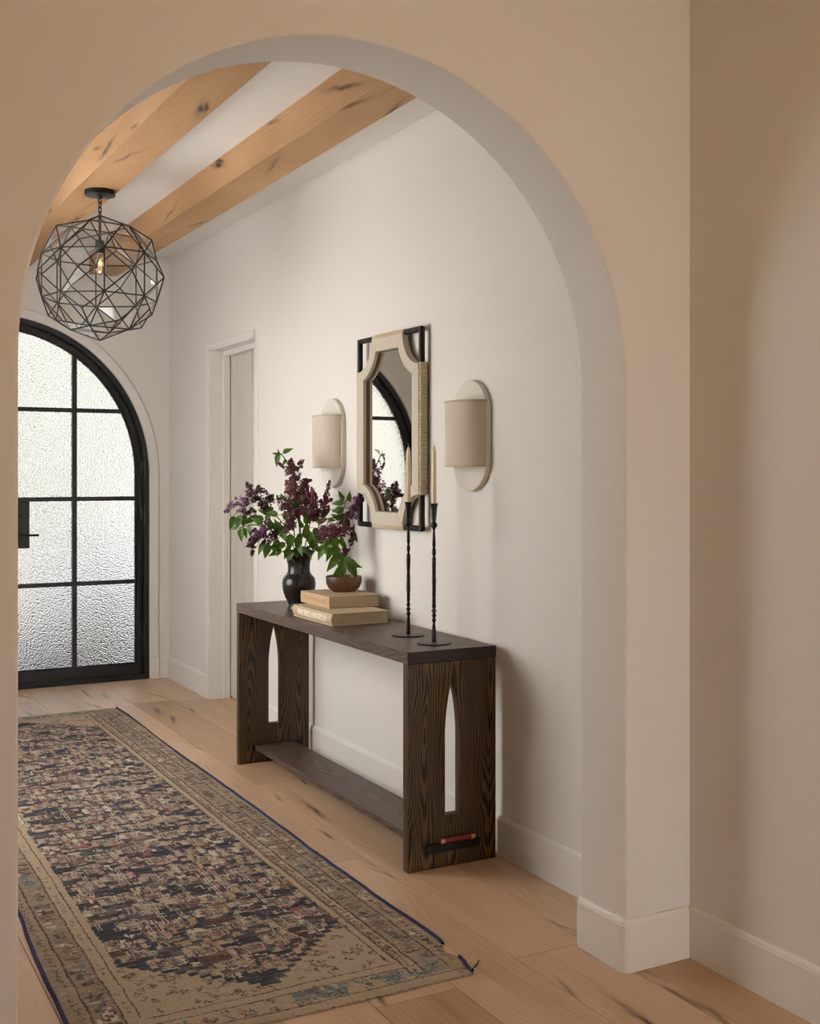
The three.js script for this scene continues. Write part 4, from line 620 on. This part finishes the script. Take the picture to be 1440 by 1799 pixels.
  const fr = rng(5), S = []; for (let k = 0; k < 420; k++) { const x = RX0 + 0.004 + (RW - 0.034) * k / 420, e = 0.005 + 0.007 * fr() * vnoise(x * 12, 1, 6) * 2; for (const [z, s] of [[RZ1, 1], [RZ0, -1]]) S.push(cyl([x + (fr() - 0.5) * 0.003, 0.0055, z - s * 0.003], [x + (fr() - 0.5) * 0.008, 0.0015, z + s * e], 0.0013, 0.0007, 4)); }
  const f = mesh('fringe', merge(S), std({ color: lin(0.42, 0.35, 0.26), roughness: 0.95 }), t); f.userData.label = 'short cut ends of the cream warp threads';
  f.userData.kind = 'stuff';
  const tf = rng(6), T = []; for (let k = 0; k < 7; k++) T.push(tube([[RX1 - 0.028, 0.008, RZ1 - 0.006], [RX1 - 0.022 + 0.01 * tf(), 0.018 + 0.008 * tf(), RZ1], [RX1 - 0.016 + 0.012 * tf(), 0.026 + 0.014 * tf(), RZ1 + 0.004 + 0.006 * tf()]], 0.0009, 6, 4)); mesh('loose_thread', merge(T), bind, t);
}
// ---------------------------------------------------------------- outdoors, seen only as blurs through the hammered glass
{
  const paving = texture(256, 256, (i, j) => { const v = 150 + 50 * (fbm(i / 20, j / 20, 301, 4) - 0.5); return [v, v * 0.97, v * 0.92]; }); paving.repeat.set(6, 6);
  const gnd = struct('ground', box(-30, 30, -0.4, -0.06, -45, ZD - 0.25), std({ map: paving, color: lin(0.075, 0.075, 0.073), roughness: 0.95 })); void gnd;
  tag(mesh('garden_wall', rbox(2.95, 10, -0.06, 2.15, -13.5, -13.2, 0.02), std({ color: lin(0.052, 0.054, 0.056), roughness: 0.95 })), 'plain rendered garden wall, a smooth grey-white blur behind the right-hand door panes', 'wall');
  { const h = thing('house', 'reddish house front blurred behind the top right door pane', 'house', [7.6, -0.06, -19]); mesh('wall', box(-2.6, 4, 0, 4.2, -3, 0), std({ color: lin(0.15, 0.075, 0.055), roughness: 0.9 }), h);
    const s = new THREE.Shape(); s.moveTo(-3, 0); s.lineTo(4.4, 0); s.lineTo(0.7, 1.7); s.closePath(); const g = new THREE.ExtrudeGeometry(s, { depth: 3.4, bevelEnabled: false }); g.translate(0, 4.2, -3.2); mesh('roof', g, std({ color: lin(0.09, 0.04, 0.03), roughness: 0.9 }), h); for (const x of [-1.2, 1, 2.8]) mesh('window', box(x - 0.4, x + 0.4, 1.4, 2.8, 0, 0.04), M.steel, h); }
  { const f = thing('unseen_facade', 'plain house front out of direct view, placed to fill the door panes seen in the mirror', 'house', [-4.6, -0.06, -15.2]); mesh('wall', box(-5, 5, 0, 4.6, -3, 0), std({ color: lin(0.050, 0.047, 0.038), roughness: 0.95 }), f); mesh('roof', box(-5.3, 5.3, 4.6, 4.75, -3.3, 0.15), std({ color: lin(0.12, 0.08, 0.06), roughness: 0.9 }), f); }  // out of direct view, placed to give the mirrored door panes their tone
  { const f = scene.getObjectByName('unseen_facade'); for (let k = 0; k < 6; k++) for (const y of [0.9, 3.0]) { const w = mesh('window', box(-0.35, 0.35, 0, 1.2, 0, 0.05), M.steel, f, [-4.1 + 1.65 * k, y, 0]); void w; } }  // dark windows added to give the mirrored glass some contrast
  const r = rng(41), leafG = new THREE.BufferGeometry().setFromPoints([[0, 0, 0], [0.5, 0.22, 0.04], [1, 0, 0], [0.5, -0.22, 0.04]].map((p) => new THREE.Vector3(...p))); leafG.setIndex([0, 2, 1, 0, 3, 2]); leafG.computeVertexNormals();
  const crown = (spheres, n, size) => { const L = []; const q = new THREE.Quaternion(), e = new THREE.Euler(), m = new THREE.Matrix4(); for (let k = 0; k < n; k++) { const [x, y, z, R] = spheres[Math.floor(r() * spheres.length)], u = r() * 2 - 1, a = r() * 6.283, d = R * Math.cbrt(0.25 + 0.75 * r()), s = Math.sqrt(1 - u * u); e.set(r() * 6, r() * 6, r() * 6); q.setFromEuler(e); const k2 = size * (0.7 + 0.6 * r()); m.compose(new THREE.Vector3(x + d * s * Math.cos(a), y + d * u, z + d * s * Math.sin(a)), q, new THREE.Vector3(k2, k2, k2)); const g = leafG.clone(); g.applyMatrix4(m); L.push(g); } const g = mergeGeometries(L); return g; };
  const green = std({ color: lin(0.040, 0.072, 0.006), roughness: 0.8, side: THREE.DoubleSide }), bark = std({ color: lin(0.10, 0.07, 0.05), roughness: 0.95 });
  { const t = thing('garden_tree', 'loose green tree, a green blur behind the upper left door panes', 'tree', [3.1, -0.06, -15.5]); mesh('trunk', merge([cyl([0, 0, 0], [0.1, 1.6, 0], 0.11, 0.07, 10), cyl([0.1, 1.6, 0], [-0.5, 2.5, 0.2], 0.06, 0.03, 8), cyl([0.1, 1.6, 0], [0.6, 2.6, -0.2], 0.06, 0.03, 8)]), bark, t); mesh('crown', crown([[0, 2.9, 0, 0.8], [-0.6, 2.5, 0.2, 0.6], [0.55, 2.6, -0.1, 0.6], [-0.1, 2.1, 0.2, 0.55]], 6500, 0.15), green, t); }
  { const t = thing('potted_shrub', 'potted shrub, the dark ring behind the lower left door pane', 'plant', [2.12, -0.06, -10.7]); mesh('pot', lathe([[0, 0], [0.13, 0], [0.19, 0.28], [0.2, 0.3], [0.17, 0.3], [0.15, 0.26], [0, 0.26]], 32), std({ color: lin(0.08, 0.06, 0.055), roughness: 0.8 }), t); mesh('foliage', crown([[0, 0.46, 0, 0.22]], 500, 0.08), std({ color: lin(0.05, 0.05, 0.03), roughness: 0.8, side: THREE.DoubleSide }), t); }
  { const t = thing('edging_plant', 'low plant at the foot of the garden wall behind the lower right door pane', 'plant', [2.95, -0.06, -12.9]); mesh('foliage', crown([[0, 0.12, 0, 0.16], [0.3, 0.1, 0.05, 0.14]], 400, 0.09), std({ color: lin(0.06, 0.06, 0.04), roughness: 0.8, side: THREE.DoubleSide }), t); }
}

scene.traverse((o) => { if (o.isMesh) { o.castShadow = true; o.receiveShadow = true; } });
renderer.render(scene, camera);
